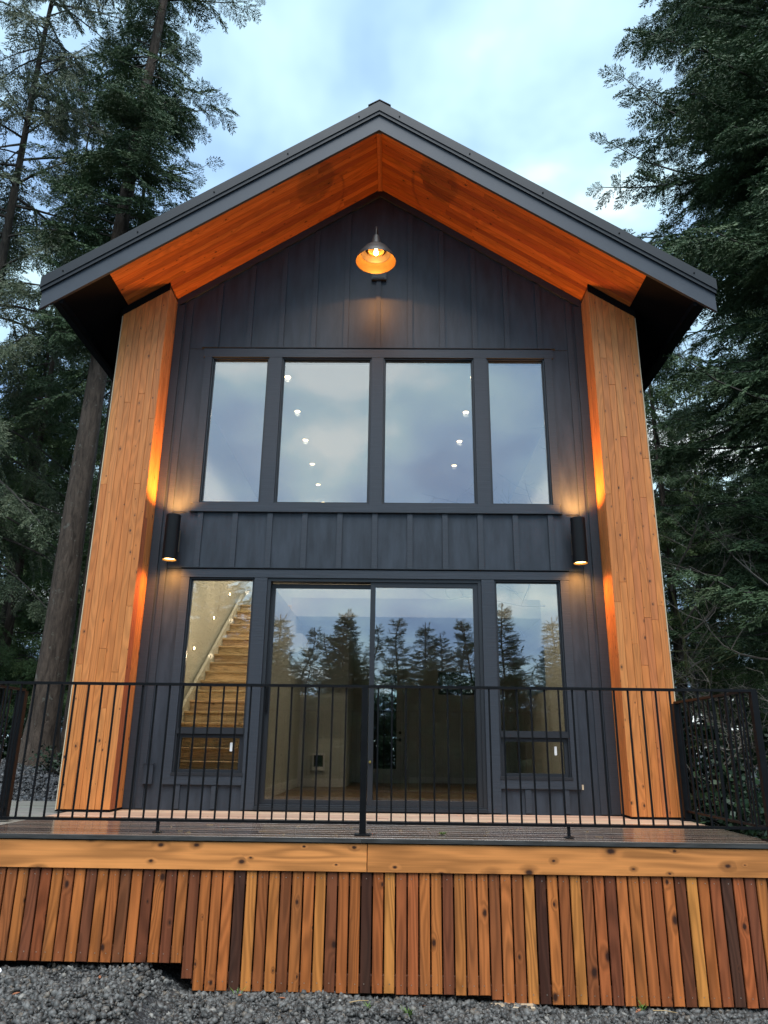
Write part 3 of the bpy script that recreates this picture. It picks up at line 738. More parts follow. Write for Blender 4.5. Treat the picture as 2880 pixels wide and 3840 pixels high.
# grey walkway joining the deck on the left
wk = empty('walkway', (-4.6, -.5, -.05)); tag(wk, 'weathered grey board walkway meeting the left end of the deck', 'walkway')
for i in range(17):
    y = -2.08+i*.2
    if y > 1.2: break
    xr = DX0-.006 if y < -.02 else -3.36
    L_ = xr+6.4
    o = plank('plank', M_grey, wk, (xr-L_/2, y, -.028), .194, L_-random.uniform(0, .01), .03, jit((.20, .19, .165), .12), None, .003)
    o.rotation_euler = Matrix((Vector((0, 1, 0)), Vector((0, 0, -1)), Vector((-1, 0, 0)))).transposed().to_euler()

# ------------------------------------------------------------------ railing
YR = -2.099; RZ = 1.131
BAL = {}
def baluster_mesh(h):
    k = round(h, 3)
    if k not in BAL: BAL[k] = MB().box(-.0066, .0066, -.0066, .0066, -h/2, h/2).mesh('baluster')
    return BAL[k]
rl = empty('railing', (XC, YR, 0)); tag(rl, 'black metal railing along the front edge of the deck', 'railing')
def railx(t_, nm, x0, x1, y, z0, z1, d): box_obj(nm, M_black, t_, x0, x1, y-d/2, y+d/2, z0, z1)
XL = -3.40; XR = 2.965
railx(rl, 'handrail', XL, XR, YR, RZ-.022, RZ, .040)
railx(rl, 'bottom_rail', XL, XC-.03, YR, .081, .100, .036); railx(rl, 'bottom_rail', XC+.03, XR, YR, .081, .100, .036)
bp = .1219; hb = RZ-.022-.100
def px2x(p): return -2.98+(p-100)*(2.681+2.98)/2600
for k in range(-5, 26):
    x = px2x(31.5+51.05*k)
    if x < XL+.03: continue
    mesh_obj('baluster', baluster_mesh(hb), M_black, rl, (x, YR, .100+hb/2))
for k in range(0, 28):
    x = px2x(1427+51.6*k)
    if x > XR-.06: break
    mesh_obj('baluster', baluster_mesh(hb), M_black, rl, (x, YR, .100+hb/2))
def post(t_, x, y, h, w=.05, plate=True):
    p = box_obj('post', M_black, t_, x-w/2, x+w/2, y-w/2, y+w/2, .001, h)
    if plate: MB().box(x-.062, x+.062, y-.05, y+.05, .001, .012).build('base_plate', M_black, p, (x, y, 0))
post(rl, XC-.003, YR, RZ-.0225); post(rl, XR-.025, YR+.0, RZ-.0225)
for x in (-1.786, 1.389):
    f2 = box_obj('foot', M_black, rl, x-.011, x+.011, YR-.011, YR+.011, .012, .0805)
    MB().lathe([(.04, .001), (.04, .009), (.012, .016), (.011, .03)], 16, (x, YR, 0)).build('base_plate', M_black, f2, (x, YR, 0))
def side_rail(x, ya, yb, lab, sx=1):
    t_ = empty('railing', (x, (ya+yb)/2, 0)); tag(t_, lab, 'railing')
    box_obj('handrail', M_black, t_, x-.02, x+.02, ya, yb, RZ-.022, RZ); box_obj('bottom_rail', M_black, t_, x-.017, x+.017, ya, yb-.04, .081, .1)
    n = int(round((yb-ya)/bp))
    for k in range(1, n): mesh_obj('baluster', baluster_mesh(hb), M_black, t_, (x, ya+(yb-ya)*k/n, .1+hb/2))
    post(t_, x-.01*sx, yb-.03, RZ-.0225, .062)
side_rail(2.925, YR+.03, -.42, 'black metal side railing returning to the right wing wall')
side_rail(-3.42, YR+.03, -1.22, 'short black side railing at the left end of the deck', -1)

# ------------------------------------------------------------------ gravel
rg = np.random.default_rng(5)
def ico():
    bm = bmesh.new(); bmesh.ops.create_icosphere(bm, subdivisions=1, radius=1); v = np.array([p.co[:] for p in bm.verts]); f = np.array([[q.index for q in p.verts] for p in bm.faces]); bm.free(); return v, f
IV, IF = ico()
IV = np.sign(IV)*np.abs(IV)**.7          # blockier, like crushed rock
def stones(name, xy, size, lift, seed, mat, lab=None):
    g = np.random.default_rng(seed); n = len(xy)
    s = size*(.35+1.3*g.beta(1.4, 2.6, (n, 1, 1))*1.4)*np.stack([g.uniform(.7, 1.2, n), g.uniform(.7, 1.2, n), g.uniform(.45, .85, n)], -1)[:, None, :]
    v = (IV[None]*(1+g.uniform(-.35, .25, (n, 12, 1)))+g.uniform(-.28, .28, (n, 12, 3)))*s
    q_ = g.normal(size=(n, 4)); q_ /= np.linalg.norm(q_, axis=1, keepdims=True); w, x, y, z = q_.T
    Rm = np.stack([1-2*(y*y+z*z), 2*(x*y-z*w), 2*(x*z+y*w), 2*(x*y+z*w), 1-2*(x*x+z*z), 2*(y*z-x*w), 2*(x*z-y*w), 2*(y*z+x*w), 1-2*(x*x+y*y)], -1).reshape(n, 3, 3)
    v = np.einsum('nij,nkj->nki', Rm, v)
    h = ground_h(xy[:, 0], xy[:, 1])+lift*g.uniform(0, 1, n)
    v = v+np.concatenate([xy, h[:, None]], 1)[:, None, :]
    f = (IF[None]+12*np.arange(n)[:, None, None]).reshape(-1, 3)
    me = np_mesh(bpy.data.meshes.new(name), v.reshape(-1, 3), f, np.repeat(g.uniform(0, 1, n), 20))
    o = mesh_obj(name, me, mat); tag(o, lab, None, None, 'stuff'); return o
m, t, b = new_mat('gravel_stone'); a_ = t.nodes.new('ShaderNodeAttribute'); a_.attribute_name = 'tone'
c = ramp(t, a_.outputs['Fac'], [(0, (.026, .025, .022)), (.5, (.075, .073, .068)), (.9, (.165, .162, .152)), (.97, (.13, .10, .07)), (1, (.34, .33, .30))])
tcn = t.nodes.new('ShaderNodeTexCoord'); nn = noise(t, tcn.outputs['Object'], 60, 3)
c = mix(t, math_('MULTIPLY', nn, .5, t), c, (.02, .02, .02)); lk(t, c, b.inputs['Base Color']); setp(b, Roughness=.55, Specular_IOR_Level=.45); M_stone = m
M_stone2 = m.copy(); M_stone2.name = 'slate_gravel'
for e_ in M_stone2.node_tree.nodes['Color Ramp'].color_ramp.elements:
    e_.color = (e_.color[0]*.60, e_.color[1]*.64, e_.color[2]*.72, 1)
n = 24000
xy = np.stack([rg.uniform(-3.6, 3.3, n), -2.2-rg.beta(1.0, 2.2, n)*2.6], -1)
thin = np.sin(xy[:, 0]*1.3+.5)*np.cos(xy[:, 1]*2.2+1)+.55*np.sin(xy[:, 0]*3.1+2)
xy = xy[(thin < .55) | (rg.uniform(size=n) < .35)]
stones('gravel', xy, .0155, .016, 3, M_stone, 'dark crushed gravel in front of the deck skirt')
n = 15000
xy = np.stack([rg.uniform(-8.5, -3.3, n), 1.1+rg.beta(1.1, 1.5, n)*4.5], -1)
stones('gravel', xy, .021, .02, 4, M_stone2, 'sloping bank of dark gravel behind the left end of the deck')

# small things on the gravel
def gz(x, y): return float(ground_h(x, y))
m_leaf = plain('dead_leaf', (.24, .085, .035), .6); m_straw = plain('dry_straw', (.38, .26, .12), .7); m_grass = plain('grass_blade', (.10, .19, .03), .5); m_paper = plain('white_litter', (.75, .75, .73), .6)
def leaf(x, y, rz, s, lab):
    z = gz(x, y)+.028
    vs = [(-1,0,0),(-.45,.42,.10),(.2,.36,.16),(1,0,.05),(.2,-.38,.14),(-.45,-.40,.12),(0,0,0)]
    vs = [(p[0]*s, p[1]*s, p[2]*s) for p in vs]; fs = [(0,6,1),(1,6,2),(2,6,3),(3,6,4),(4,6,5),(5,6,0)]
    me = bpy.data.meshes.new('dead_leaf'); vs2 = vs+[(a1, b1, c1-.0015) for a1, b1, c1 in vs]; fs2 = fs+[tuple(i+7 for i in f[::-1]) for f in fs]
    me.from_pydata(vs2, [], fs2); me.update()
    o = mesh_obj('dead_leaf', me, m_leaf, None, (x, y, z), (random.uniform(-.3, .3), random.uniform(-.3, .3), rz)); tag(o, lab, 'leaf', 'dead leaves on the gravel')
leaf(-.72, -2.40, .3, .03, 'rust brown dead leaf under the middle of the slats')
leaf(-1.02, -2.36, 1.2, .024, 'small brown dead leaf just below the stepped slats')
leaf(-1.95, -2.55, 2.1, .02, 'small orange dead leaf on the left gravel')
leaf(-2.35, -2.9, .8, .026, 'brown dead leaf low in the left corner')
leaf(1.75, -2.32, .5, .03, 'reddish dead leaf below the right slats')
leaf(2.55, -2.22, 1.8, .022, 'small dead leaf at the far right')
leaf(.25, -2.45, 2.8, .022, 'small dead leaf beside the scrap board')
def twig(x, y, rz, L_, lab, mat):
    z = gz(x, y)+.034; d = Vector((math.cos(rz), math.sin(rz), .04))
    o = MB().tube([Vector((0,0,0)), d*L_*.5+Vector((0,0,.006)), d*L_], [.004, .0035, .002], 5).build('twig', mat, None, (x, y, z), rel=False); tag(o, lab, 'twig', 'twigs on the gravel')
twig(-.25, -2.48, .2, .13, 'straw coloured twig on the middle gravel', m_straw); twig(.20, -2.36, -.7, .12, 'brown twig left of the scrap board', M_twig)
twig(1.85, -2.32, -.4, .16, 'pale twig beside the grass tuft', m_straw); twig(-1.25, -2.5, 1.9, .10, 'pale split twig below the stepped slats', M_pale)
def tuft(x, y, s, n_, lab):
    mb = MB(); z = gz(x, y)
    for k in range(n_):
        a1 = random.uniform(0, 6.28); L_ = s*random.uniform(.5, 1.1); l_ = random.uniform(.2, .8); w_ = .0035
        p0 = Vector((random.uniform(-.02, .02), random.uniform(-.02, .02), 0)); d = Vector((math.cos(a1)*l_, math.sin(a1)*l_, 1)); sd_ = Vector((-math.sin(a1), math.cos(a1), 0))*w_
        p1 = p0+d*L_*.5; p2 = p0+Vector((d.x*1.5, d.y*1.5, .85))*L_
        mb.add([p0-sd_, p0+sd_, p1+sd_*.8, p1-sd_*.8, p2], [(0,1,2,3), (3,2,4)])
    o = mb.build('grass_tuft', m_grass, None, (x, y, z), rel=False); tag(o, lab, 'grass tuft', 'grass tufts in the gravel')
tuft(1.78, -2.30, .13, 12, 'small green grass tuft below the right slats'); tuft(-1.05, -2.33, .07, 10, 'yellow green sprig against the yellow slat')
tuft(.15, -2.62, .08, 26, 'low grass patch at the bottom of the picture'); tuft(-.12, -2.50, .06, 8, 'tiny leafy sprig on the gravel')
mb = MB(); nn_ = 9
for i in range(nn_):
    for k in range(5):
        mb.v.append(((i/(nn_-1)-.5)*.16, (k/4-.5)*.09, .02+random.uniform(-.014, .018)))
mb.f = [(i*5+k, (i+1)*5+k, (i+1)*5+k+1, i*5+k+1) for i in range(nn_-1) for k in range(4)]
o = mb.build('paper_scrap', m_paper, None, (-2.74, -2.50, gz(-2.74, -2.50)+.02), rel=False); tag(o, 'crumpled white paper scrap at the left edge of the gravel', 'litter')
md = o.modifiers.new('thick', 'SOLIDIFY'); md.thickness = .002
o = plank('scrap_board', M_grey, None, (.88, -2.315, gz(.88, -2.3)+.012), .09, .30, .022, (.40, .31, .21), None, .004)
o.rotation_euler = Matrix((Vector((0, 1, 0)), Vector((0, 0, -1)), Vector((-1, 0, 0)))).transposed().to_euler(); tag(o, 'weathered scrap of board half buried in front of the right skirt', 'board')
deb = MB()
for k in range(60):
    a1 = random.uniform(0, 6.28); L_ = random.uniform(.02, .07); x = random.uniform(-2.9, 2.6); y = random.uniform(-2.2, -.5)
    deb.tube([(x, y, .003), (x+math.cos(a1)*L_, y+math.sin(a1)*L_, .004)], [.0022, .001], 4)
o = deb.build('fallen_needles', m_straw, None, (0, -1.3, 0)); tag(o, 'fallen needles and bits of straw on the wet deck', None, None, 'stuff')
for (x, y, s) in ((.42, -2.02, .05),):
    mb = MB()
    for k in range(24):
        a1 = random.uniform(0, 6.28); r_ = random.uniform(.2, 1)*s; d = Vector((math.cos(a1), math.sin(a1), random.uniform(.1, .6)))*r_
        mb.tube([Vector((0, 0, .003)), d*.6+Vector((0, 0, .01)), d], [.003, .0025, .001], 4)
    o = mb.build('moss_clump', m_grass, None, (x, y, .002), rel=False); tag(o, 'small green moss clump lying on the wet deck', 'moss')

# ------------------------------------------------------------------ trees
def kites(p, d, l, w, g, flat=0.0):
    """needle shoots: one kite each. p, d (n,3), l, w (n,)"""
    n = len(p); r = g.normal(size=(n, 3)); r[:, 2] *= 1
    if flat: r = r*(1-flat)+np.array([0, 0, 0])
    nrm = np.cross(d, r); nrm /= np.linalg.norm(nrm, axis=1, keepdims=True)+1e-9
    if flat:
        hz = np.cross(d, np.array([[0, 0, 1.0]])); hz /= np.linalg.norm(hz, axis=1, keepdims=True)+1e-9
        nrm = nrm*(1-flat)+hz*flat; nrm /= np.linalg.norm(nrm, axis=1, keepdims=True)+1e-9
    m_ = p+d*l[:, None]*.42
    return np.stack([p, m_+nrm*w[:, None]*.5, p+d*l[:, None], m_-nrm*w[:, None]*.5], 1)
def spray(g, style, lod):
    """unit length spray along +x, lying in xy, drooping to -z"""
    P, D, L_, W_ = [], [], [], []
    nsec = {0: 10, 1: 7, 2: 4}[lod]
    step = {0: .055, 1: .085, 2: .15}[lod]
    fl = ({0: .155, 1: .19, 2: .26} if style == 'fir' else {0: .13, 1: .15, 2: .22})[lod]; fw = ({0: .039, 1: .046, 2: .07} if style == 'fir' else {0: .034, 1: .045, 2: .09})[lod]
    def addf(p, d, l, w): P.append(p); D.append(d/np.linalg.norm(d)); L_.append(l); W_.append(w)
    def axis_pt(s): return np.array([s, .0, -.16*s*s])
    for s in np.arange(.08, 1.0, step*1.1):
        for sg in (-1, 1):
            if g.uniform() < .85:
                a_ = R(g.uniform(25, 50)); addf(axis_pt(s), np.array([math.cos(a_), sg*math.sin(a_), g.normal()*.25-.1]), fl*g.uniform(.6, 1.1), fw)
    addf(axis_pt(.93), np.array([1., 0, -.2]), fl, fw)
    for i in range(nsec):
        s = .06+.86*i/nsec+g.uniform(-.02, .02)
        for sg in (-1, 1):
            ln = (.46*(1-s)**.8+.07)*g.uniform(.7, 1.15)
            if style == 'cedar': ln *= .85
            a_ = R(g.uniform(42, 60)); d0 = np.array([math.cos(a_), sg*math.sin(a_), g.uniform(-.25, .05)])
            dr = g.uniform(.2, .6) if style != 'fir' else g.uniform(.0, .35)
            for u in np.arange(step*.5, ln, step):
                p = axis_pt(s)+d0*u+np.array([0, 0, -dr*u*u*1.2])
                for sg2 in (-1, 1):
                    if g.uniform() < .9:
                        b_ = a_*sg+sg2*R(g.uniform(20, 48)); addf(p, np.array([math.cos(b_), math.sin(b_), g.normal()*.28-.12-dr*u]), fl*g.uniform(.5, 1.0), fw*g.uniform(.7, 1.1))
            pe = axis_pt(s)+d0*ln+np.array([0, 0, -dr*ln*ln*1.2]); addf(pe, d0+np.array([0, 0, -dr*ln]), fl*.9, fw)
    P, D, L_, W_ = map(np.array, (P, D, L_, W_))
    K = kites(P, D, L_, W_, g, .55 if style != 'fir' else .25)
    # the twigs themselves, as thin dark kites
    TP = [axis_pt(0)]; TD = [np.array([1., 0, -.12])]; TL = [1.0]; TW = [.012]
    K2 = kites(np.array(TP), np.array(TD), np.array(TL), np.array(TW), g)
    return np.concatenate([K, K2])
SPR = {}
def sprays(style, lod):
    if (style, lod) not in SPR:
        SPR[(style, lod)] = [spray(np.random.default_rng(50+k+10*lod), style, lod) for k in range(4)]
    return SPR[(style, lod)]
def conifer(name, spec, seed):
    """meshes (trunk, limbs, crown) with the base of the trunk at the origin"""
    g = np.random.default_rng(seed); H, r0 = spec['H'], spec['r']
    lx, ly = spec.get('lean', (0, 0)); sway = spec.get('sway', .06)
    ph = g.uniform(0, 6.28)
    def tp(z):
        u = z/H; return Vector((lx*u*u+sway*math.sin(3.1*u*3+ph)*u, ly*u*u+sway*math.cos(2.3*u*3+ph)*u, z))
    def tr(z):
        u = z/H; return r0*(1-u)**1.35*(1+.55*math.exp(-z/.35))+.012
    mb = MB(); zz_ = [-.25, 0, .15, .35, .7]+list(np.linspace(1.2, H, 26))
    nseg = 16
    mb.tube([tp(max(z, 0)) if z >= 0 else Vector((0, 0, z)) for z in zz_], [tr(max(z, 0)) for z in zz_], nseg)
    vv = np.array(mb.v)
    ctr = np.array([tp(max(z, 0)) if z >= 0 else Vector((0, 0, z)) for z in zz_]).repeat(nseg, 0)
    vv = ctr+(vv-ctr)*(1+g.normal(0, .05, (len(vv), 1))); mb.v = [tuple(p) for p in vv]
    trunk = mb.mesh(name+'_trunk', True)
    lb = MB(); O, MT, SCL = [], [], []
    nl = spec['n']; z0, z1 = spec['z0'], H*.985; sty = spec['style']
    limbs = []
    for i in range(nl):
        u = (i+g.uniform(0, 1))/nl; z = z0+(z1-z0)*u**spec.get('pack', 1.0)
        az = g.uniform(0, 2*math.pi) if 'az' not in spec else spec['az']+g.uniform(-1, 1)*spec['azr']
        Lm = spec['len'](z, u)*g.uniform(.65, 1.2)
        limbs.append((z, az, Lm))
    for q_ in spec.get('extra', ()): limbs.append(q_)
    for z, az, Lm in limbs:
        if Lm < .12: continue
        e0 = g.uniform(*spec['el']); dr = spec['droop']*g.uniform(.6, 1.3); up = spec['up']*g.uniform(.5, 1.4)
        if z > H*.85: e0 = e0+.5*(z-H*.85)/(H*.15)
        h = Vector((math.cos(az), math.sin(az), 0)); b0 = tp(z); cu = g.uniform(-.12, .12)
        sdv = Vector((-h.y, h.x, 0))
        def lp(t_): return b0+h*(Lm*t_)+sdv*(cu*Lm*t_*t_)+Vector((0, 0, Lm*(e0*t_-dr*t_*t_+up*t_**4)))
        npt = 7
        lb.tube([lp(k/(npt-1)) for k in range(npt)], [max(.004, (.006+.0085*Lm)*(1-.85*k/(npt-1))) for k in range(npt)], 4, False)
        ns = max(3, int(Lm/spec['gap']))
        for k in range(ns):
            t_ = spec.get('bare', .12)+(1-spec.get('bare', .12))*(k+.6)/ns
            if g.uniform() > spec.get('fill', .95): continue
            p = lp(t_); tg = (lp(min(1, t_+.03))-lp(t_-.03)).normalized()
            sg = 1 if k % 2 else -1
            if k == ns-1: sg = 0
            side = sdv*sg
            dn_ = g.uniform(*spec['hang'])
            d = (tg*g.uniform(.5, .9)+side*g.uniform(.55, 1.0)+Vector((0, 0, -dn_))).normalized()
            ref = Vector((0, 0, 1)) if abs(d.z) < .8 else h
            if sty == 'cedar': ref = (Vector((0, 0, 1))*.5+sdv*g.uniform(-.8, .8)+h*g.uniform(-.3, .8))
            y_ = ref.cross(d).normalized(); n_ = d.cross(y_)
            ro = g.normal()*.35; y2 = y_*math.cos(ro)+n_*math.sin(ro); n2 = d.cross(y2)
            s_ = spec['spray']*(1.15-.55*t_)*g.uniform(.65, 1.25)*min(1, .45+Lm*.5)
            O.append(p); MT.append((d, y2, n2)); SCL.append(s_)
    limbs_me = lb.mesh(name+'_limbs')
    O = np.array(O); MT = np.array(MT).transpose(0, 2, 1); SCL = np.array(SCL)
    tm = sprays(sty if sty != 'hemlock' else 'cedar', spec['lod']); which = g.integers(0, 4, len(O))
    allv, tone = [], []
    for w_i in range(4):
        sel = which == w_i
        if not sel.any(): continue
        K = tm[w_i]; V = np.einsum('sij,kvj->skvi', MT[sel]*SCL[sel][:, None, None], K)+O[sel][:, None, None, :]
        allv.append(V.reshape(-1, 3))
        tn = np.clip(g.beta(2, 2.4, (sel.sum(), 1))*.7+g.uniform(0, .35, (sel.sum(), len(K))), 0, 1); tone.append(tn.ravel())
    V = np.concatenate(allv); T_ = np.concatenate(tone)
    crown = np_mesh(bpy.data.meshes.new(name+'_crown'), V, np.arange(len(V)).reshape(-1, 4), T_)
    return trunk, limbs_me, crown
def plant(meshes, mats, name, loc, lab, grp=None, rz=0, sc=1.0, cat='tree', ground_z=None, wide=1.0):
    z = gz(loc[0], loc[1]) if ground_z is None else ground_z
    t_ = empty(name, (loc[0], loc[1], z)); tag(t_, lab, cat, grp); t_.rotation_euler = (0, 0, rz); t_.scale = (sc*wide, sc*wide, sc*random.uniform(.95, 1.08) if sc != 1 else 1)
    for nm, me, mt in zip(('trunk', 'limbs', 'crown'), meshes, mats):
        o = bpy.data.objects.new(nm, me)
        if not me.materials: me.materials.append(mt)
        COL.objects.link(o); o.parent = t_; WL[o.name] = Vector(loc)
        if nm != 'trunk': o['kind'] = 'stuff'
    return t_
FIRM = (M_bark, M_twig, M_fir); CEDM = (M_bark2, M_twig, M_cedarf); HEMM = (M_bark2, M_twig, M_hem)

# the big fir left of the house
fir = conifer('fir', dict(H=27, r=.235, z0=7.6, n=190, style='fir', lod=0, len=lambda z, u: (1.45-.50*abs(z-12.0)/3 if z < 18 else 1.0*(27-z)/9)+.15,
    el=(-.25, .25), droop=.35, up=.25, gap=.15, hang=(.05, .6), spray=.62, fill=.95, lean=(.9, 0), pack=1.35, extra=[(16.3, 0.0, 2.1), (13.2, -.2, 2.0), (10.4, .1, 1.8), (14.4, 3.1, 1.8), (12.0, 3.3, 1.7)]), 11)
plant(fir, FIRM, 'fir_tree', (-5.57, 4.0), 'big fir with a thick bare brown trunk standing close left of the house')
thin = conifer('thinfir', dict(H=21, r=.11, z0=7.6, n=46, style='fir', lod=1, len=lambda z, u: 1.9*(1-u)+.4, el=(-.3, .2), droop=.4, up=.2, gap=.2, hang=(.1, .5), spray=.7), 12)
plant(thin, FIRM, 'fir_tree', (-6.25, 6.6), 'slimmer dark trunked fir just behind the big left fir')
hem = conifer('hemlock', dict(H=27, r=.17, z0=4.0, n=150, style='hemlock', lod=0, len=lambda z, u: 3.3*(1-u)**.6+.5, el=(-.1, .2), droop=.42, up=.12, gap=.22, hang=(.5, 1.8), spray=.80, fill=.82, bare=.10), 13)
plant(thin, (M_bark2, M_twig, M_fir), 'fir_tree', (-8.86, 8.7), 'slim grey trunked fir at the left edge behind the gravel bank', rz=2.6, sc=1.0)
plant(hem, HEMM, 'hemlock_tree', (-9.0, 6.0), 'tall lacy hemlock with thin drooping sprays at the left edge')
ced = conifer('cedar', dict(H=19, r=.20, z0=1.6, n=120, style='cedar', lod=1, len=lambda z, u: 3.4*(1-u)**.75+.4, el=(-.1, .15), droop=.35, up=.25, gap=.19, hang=(.5, 1.6), spray=.85, fill=.95, bare=.15), 14)
rf = conifer('rightfir', dict(H=24, r=.26, z0=3.2, n=150, style='fir', lod=0, len=lambda z, u: 3.5*(1-u)**.55+.3, el=(-.05, .22), droop=.30, up=.20, gap=.17, hang=(.05, .55), spray=.72, fill=.97,
    az=math.pi, azr=1.25, extra=[(12.6, 3.2, 3.2), (10.9, 3.15, 3.8), (9.9, 3.0, 3.6), (9.2, 3.3, 3.0), (12.9, 3.35, 3.1), (12.2, 3.0, 3.0), (11.1, 3.3, 3.7), (10.6, 3.05, 3.7), (9.6, 3.2, 3.4), (8.8, 3.0, 3.3), (8.2, 3.2, 3.0)]), 15)
plant(rf, FIRM, 'fir_tree', (7.4, 2.2), 'dark fir reaching long boughs in from the right edge above the roof')
yng2 = conifer('youngb', dict(H=7.0, r=.06, z0=.15, n=210, style='fir', lod=1, len=lambda z, u: 1.75*(1-u)**1.25+.12, el=(.0, .9), droop=.25, up=.35, gap=.11, hang=(-.6, .3), spray=.42, fill=.85, sway=.25), 19)
yng = conifer('young', dict(H=7.6, r=.06, z0=.15, n=290, style='fir', lod=1, len=lambda z, u: 1.45*(1-u)**.9+.08, el=(.1, .7), droop=.25, up=.3, gap=.10, hang=(-.4, .35), spray=.46, fill=.97), 16)

# forest behind
plant(ced, CEDM, 'cedar_tree', (-9.3, 9.3), 'green cedar hanging its fronds over a slim grey trunk at the left', rz=.4, sc=.75)
plant(ced, CEDM, 'cedar_tree', (-7.3, 10.5), 'cedar filling the gap between the left trunks', rz=2.2, sc=.72)
plant(ced, CEDM, 'cedar_tree', (-12.0, 9.5), 'broad cedar at the far left behind the hemlock', rz=4.0, sc=.75)
plant(ced, CEDM, 'cedar_tree', (6.3, 8.2), 'cedar with hanging fronds behind the mossy right trunk', rz=1.0, sc=.68)
plant(ced, CEDM, 'cedar_tree', (8.0, 5.6), 'dark cedar behind the right side railing', rz=5.1, sc=.62)
plant(rf, FIRM, 'fir_tree', (10.8, 8.5), 'fir spreading behind the right edge of the roof', rz=.5, sc=1.0)
plant(thin, (M_bark2, M_twig, M_fir), 'fir_tree', (6.0, 7.4), 'dark mossy trunked fir right of the house', rz=1.5, sc=.52)
plant(ced, CEDM, 'cedar_tree', (.3, 11.0), 'cedar behind the house seen through its back door', rz=3.0, sc=.9)
plant(ced, CEDM, 'cedar_tree', (2.6, 10.4), 'cedar behind the house seen through its back window', rz=.2, sc=.85)
for i, (x, y, s_) in enumerate(((-16, 14, 1.1), (-13.2, 15, 1.0), (-10.6, 14.5, 1.1), (-8.4, 16, 1.0), (-19, 18, 1.2), (-15, 20, 1.2), (-11.5, 20, 1.1), (-7, 21, 1.0), (9.2, 13, 1.0), (12, 12.5, 1.1), (15, 14.5, 1.1), (18.5, 17, 1.2), (11, 18, 1.1), (14.5, 20, 1.2), (8.0, 17, .95), (12.4, 6.5, 1.0), (-17, 8, 1.0))):
    plant(ced, CEDM, 'cedar_tree', (x, y), 'cedar in the dense dark forest '+('left' if x < 0 else 'right')+' of the house', 'forest cedars '+('left' if x < 0 else 'right')+' of the house', i*1.7, s_*.72)
# young conifers behind the photographer, seen in the glass
for i, (x, y, s_) in enumerate(((-4.6, -15.5, .86), (-2.75, -15, .83), (-2.05, -16.5, .88), (-1.45, -15, .86), (-.75, -16, .90), (.15, -17, .72), (1.0, -15, .82), (2.15, -15.5, .90), (3.3, -18, .75), (5.0, -15, .86), (4.05, -16, .66), (-6.2, -15, 1.5), (-5.3, -13.8, 1.15), (-3.7, -17.5, .8), (6.6, -16.5, 1.0), (-8.2, -16, 1.05), (8.6, -17, 1.0), (-5.6, -19, .8), (-4.4, -20, .85), (-2.6, -19.5, .8), (-1.2, -20, .85), (.4, -19, .75), (1.7, -20, .8), (2.9, -21, .72), (4.5, -20, .7), (6.0, -19.5, .85), (-7.2, -19, 1.0), (7.8, -20, 1.0))):
    plant(yng if i % 3 == 0 else yng2, FIRM, 'young_conifer', (x, y), 'young pointed conifer mirrored in the lower glass', 'young conifers mirrored in the glass', i*2.3, s_*(.88 if i < 16 else .78), wide=1.35)

for i in range(15):
    x = -8.6+i*1.22
    plant(yng2 if i % 2 else yng, FIRM, 'young_conifer', (x+random.uniform(-.3, .3), -14.2+random.uniform(-.5, .5)), 'short bushy conifer in the low row mirrored in the glass', 'low conifers mirrored in the glass', i*1.9, random.uniform(.60, .80), wide=1.5)
# bare mossy saplings and undergrowth on the right
def bare_tree(name, loc, seed, H, lab, mat, ntw=9, r0=.05):
    g = np.random.default_rng(seed); root = empty(name, (*loc, gz(*loc))); tag(root, lab, 'bare tree')
    tk = MB(); bl_ = MB(); z0 = gz(*loc)
    def grow(p, d, L_, r_, dep, mb):
        pts = [p]; dd = d.copy()
        n_ = 6
        for k in range(n_):
            dd = (dd+Vector(g.normal(0, .16, 3))+Vector((0, 0, .03 if dep else 0))).normalized(); pts.append(pts[-1]+dd*L_/n_)
        mb.tube(pts, [max(.0022, r_*(1-.75*k/n_)) for k in range(n_+1)], 5 if dep < 2 else 3, False)
        if dep >= 3: return
        for k in range(ntw if dep == 0 else (6 if dep == 1 else 4)):
            t_ = g.uniform(.2, 1.0); i = min(n_-1, int(t_*n_)); q_ = pts[i].lerp(pts[i+1], t_*n_-i)
            ax = Vector(g.normal(0, 1, 3)); ax.z *= .35
            nd = (dd*.45+ax.normalized()*.9+Vector((0, 0, .1))).normalized()
            grow(q_, nd, L_*g.uniform(.35, .6), r_*.42, dep+1, bl_)
    grow(Vector((0, 0, -.05)), Vector((g.uniform(-.15, .1), g.uniform(-.1, .1), 1)).normalized(), H, r0, 0, tk)
    o1 = mesh_obj('trunk', tk.mesh(name+'_trunk', True), mat, root, (*loc, z0))
    o2 = mesh_obj('branches', bl_.mesh(name+'_branches'), mat if seed % 2 else M_pale, root, (*loc, z0)); o2['kind'] = 'stuff'
bare_tree('bare_sapling', (4.35, 2.6), 21, 4.6, 'leafless mossy sapling nearest the right wing wall', M_moss)
bare_tree('bare_sapling', (5.3, 3.3), 22, 4.0, 'leafless pale twigged sapling right of the side railing', M_moss)
bare_tree('bare_sapling', (5.9, 1.6), 24, 3.4, 'leafless pale sapling at the right edge of the picture', M_moss, 10)
bare_tree('bare_sapling', (4.7, 4.6), 23, 5.2, 'leafless mossy tree with upswept branches behind the right wing wall', M_moss)
bare_tree('bare_sapling', (3.9, 1.2), 26, 2.4, 'low leafless bramble stems behind the side railing', M_moss, 10, .025)
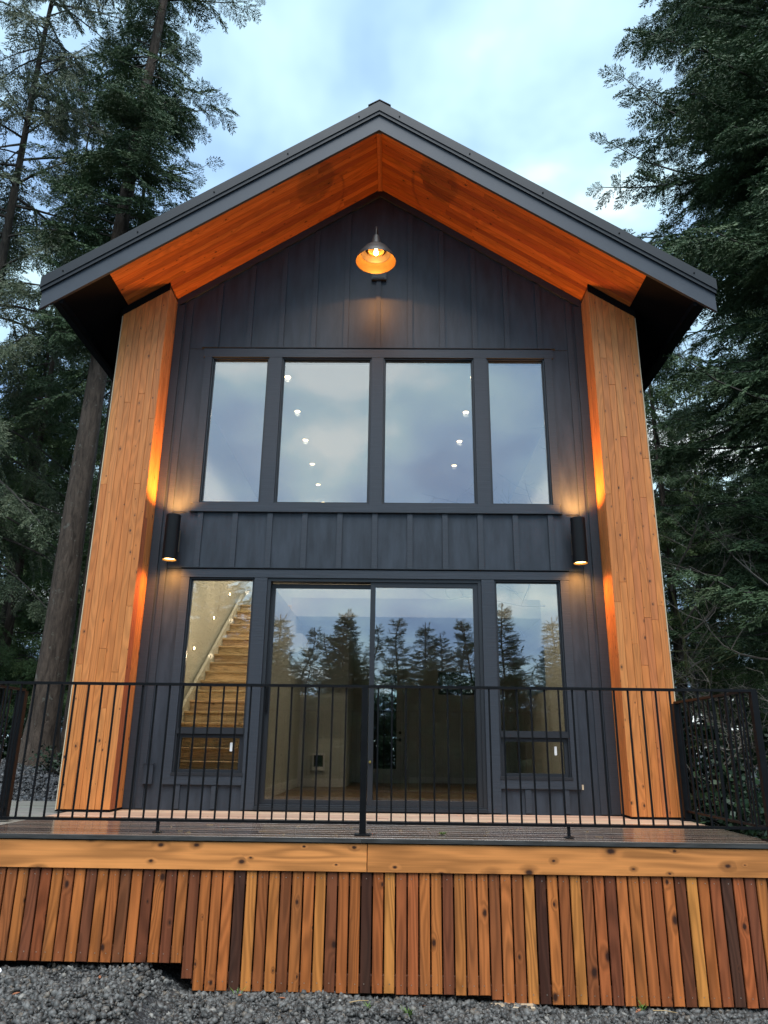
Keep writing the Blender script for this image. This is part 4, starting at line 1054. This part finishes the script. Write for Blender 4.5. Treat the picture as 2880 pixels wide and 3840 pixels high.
def shrub(loc, seed, rx, h, n_, lab, sz=.06):
    g = np.random.default_rng(seed); z0 = gz(*loc); root = empty('shrub', (*loc, z0)); tag(root, lab, 'shrub')
    sm = MB(); tips = []
    for k in range(22):
        a1 = g.uniform(0, 6.28); r_ = rx*math.sqrt(g.uniform(0, 1)); e_ = Vector((r_*math.cos(a1), r_*math.sin(a1), h*g.uniform(.45, 1.0)))
        b1 = Vector((e_.x*.25, e_.y*.25, -.05)); mid = b1.lerp(e_, .5)+Vector((0, 0, .15*h)); sm.tube([b1, mid, e_], [.009, .006, .003], 4, False); tips.append((b1, mid, e_))
    o = mesh_obj('stems', sm.mesh('shrub_stems'), M_twig, root, (*loc, z0)); o['kind'] = 'stuff'
    T = np.array([[list(a1), list(b1), list(c1)] for a1, b1, c1 in tips]); w_ = g.integers(0, 22, n_); u = g.uniform(.15, 1.05, n_)[:, None]
    P = T[w_, 0]*(1-u)**2+2*T[w_, 1]*u*(1-u)+T[w_, 2]*u*u+g.normal(0, .09, (n_, 3))
    D = g.normal(size=(n_, 3)); D[:, 2] = D[:, 2]*.5-.15; D /= np.linalg.norm(D, axis=1, keepdims=True)
    K = kites(P, D, g.uniform(.7, 1.3, n_)*sz*1.6, g.uniform(.7, 1.2, n_)*sz, g, .4)
    me = np_mesh(bpy.data.meshes.new('shrub_leaves'), K.reshape(-1, 3), np.arange(n_*4).reshape(-1, 4), g.beta(2, 2.5, n_))
    o = mesh_obj('leaves', me, M_shrub, root, (*loc, z0)); o['kind'] = 'stuff'
shrub((3.75, .3), 31, .45, 1.1, 1500, 'small dark leafy shrub at the corner of the right side railing')
shrub((4.6, 1.5), 32, .8, 1.7, 3200, 'dark leafy thicket behind the right side railing')
shrub((5.9, 2.6), 33, 1.0, 1.9, 3600, 'dark thicket at the right edge behind the railing')
shrub((4.3, 3.6), 34, .9, 2.0, 3200, 'dense shrub deep in shade right of the house')
shrub((6.6, .4), 35, .8, 1.3, 2600, 'leafy shrub low at the far right')
shrub((-.25, 8.0), 39, 1.0, 2.4, 3000, 'green bush behind the house seen through its back door', .08)
shrub((1.9, 8.2), 40, 1.2, 2.6, 3000, 'green bush behind the house seen through its back window', .08)
shrub((-4.9, 3.25), 36, .35, .35, 420, 'tuft of grassy weeds at the foot of the big left fir', .04)
shrub((-7.6, 6.6), 37, .9, 1.1, 2200, 'low shrub in shade behind the gravel bank')
shrub((-9.6, 7.2), 38, 1.0, 1.4, 2600, 'taller shrub at the left edge behind the gravel bank')
print('tris', sum(len(m_.polygons)*2 for m_ in bpy.data.meshes))
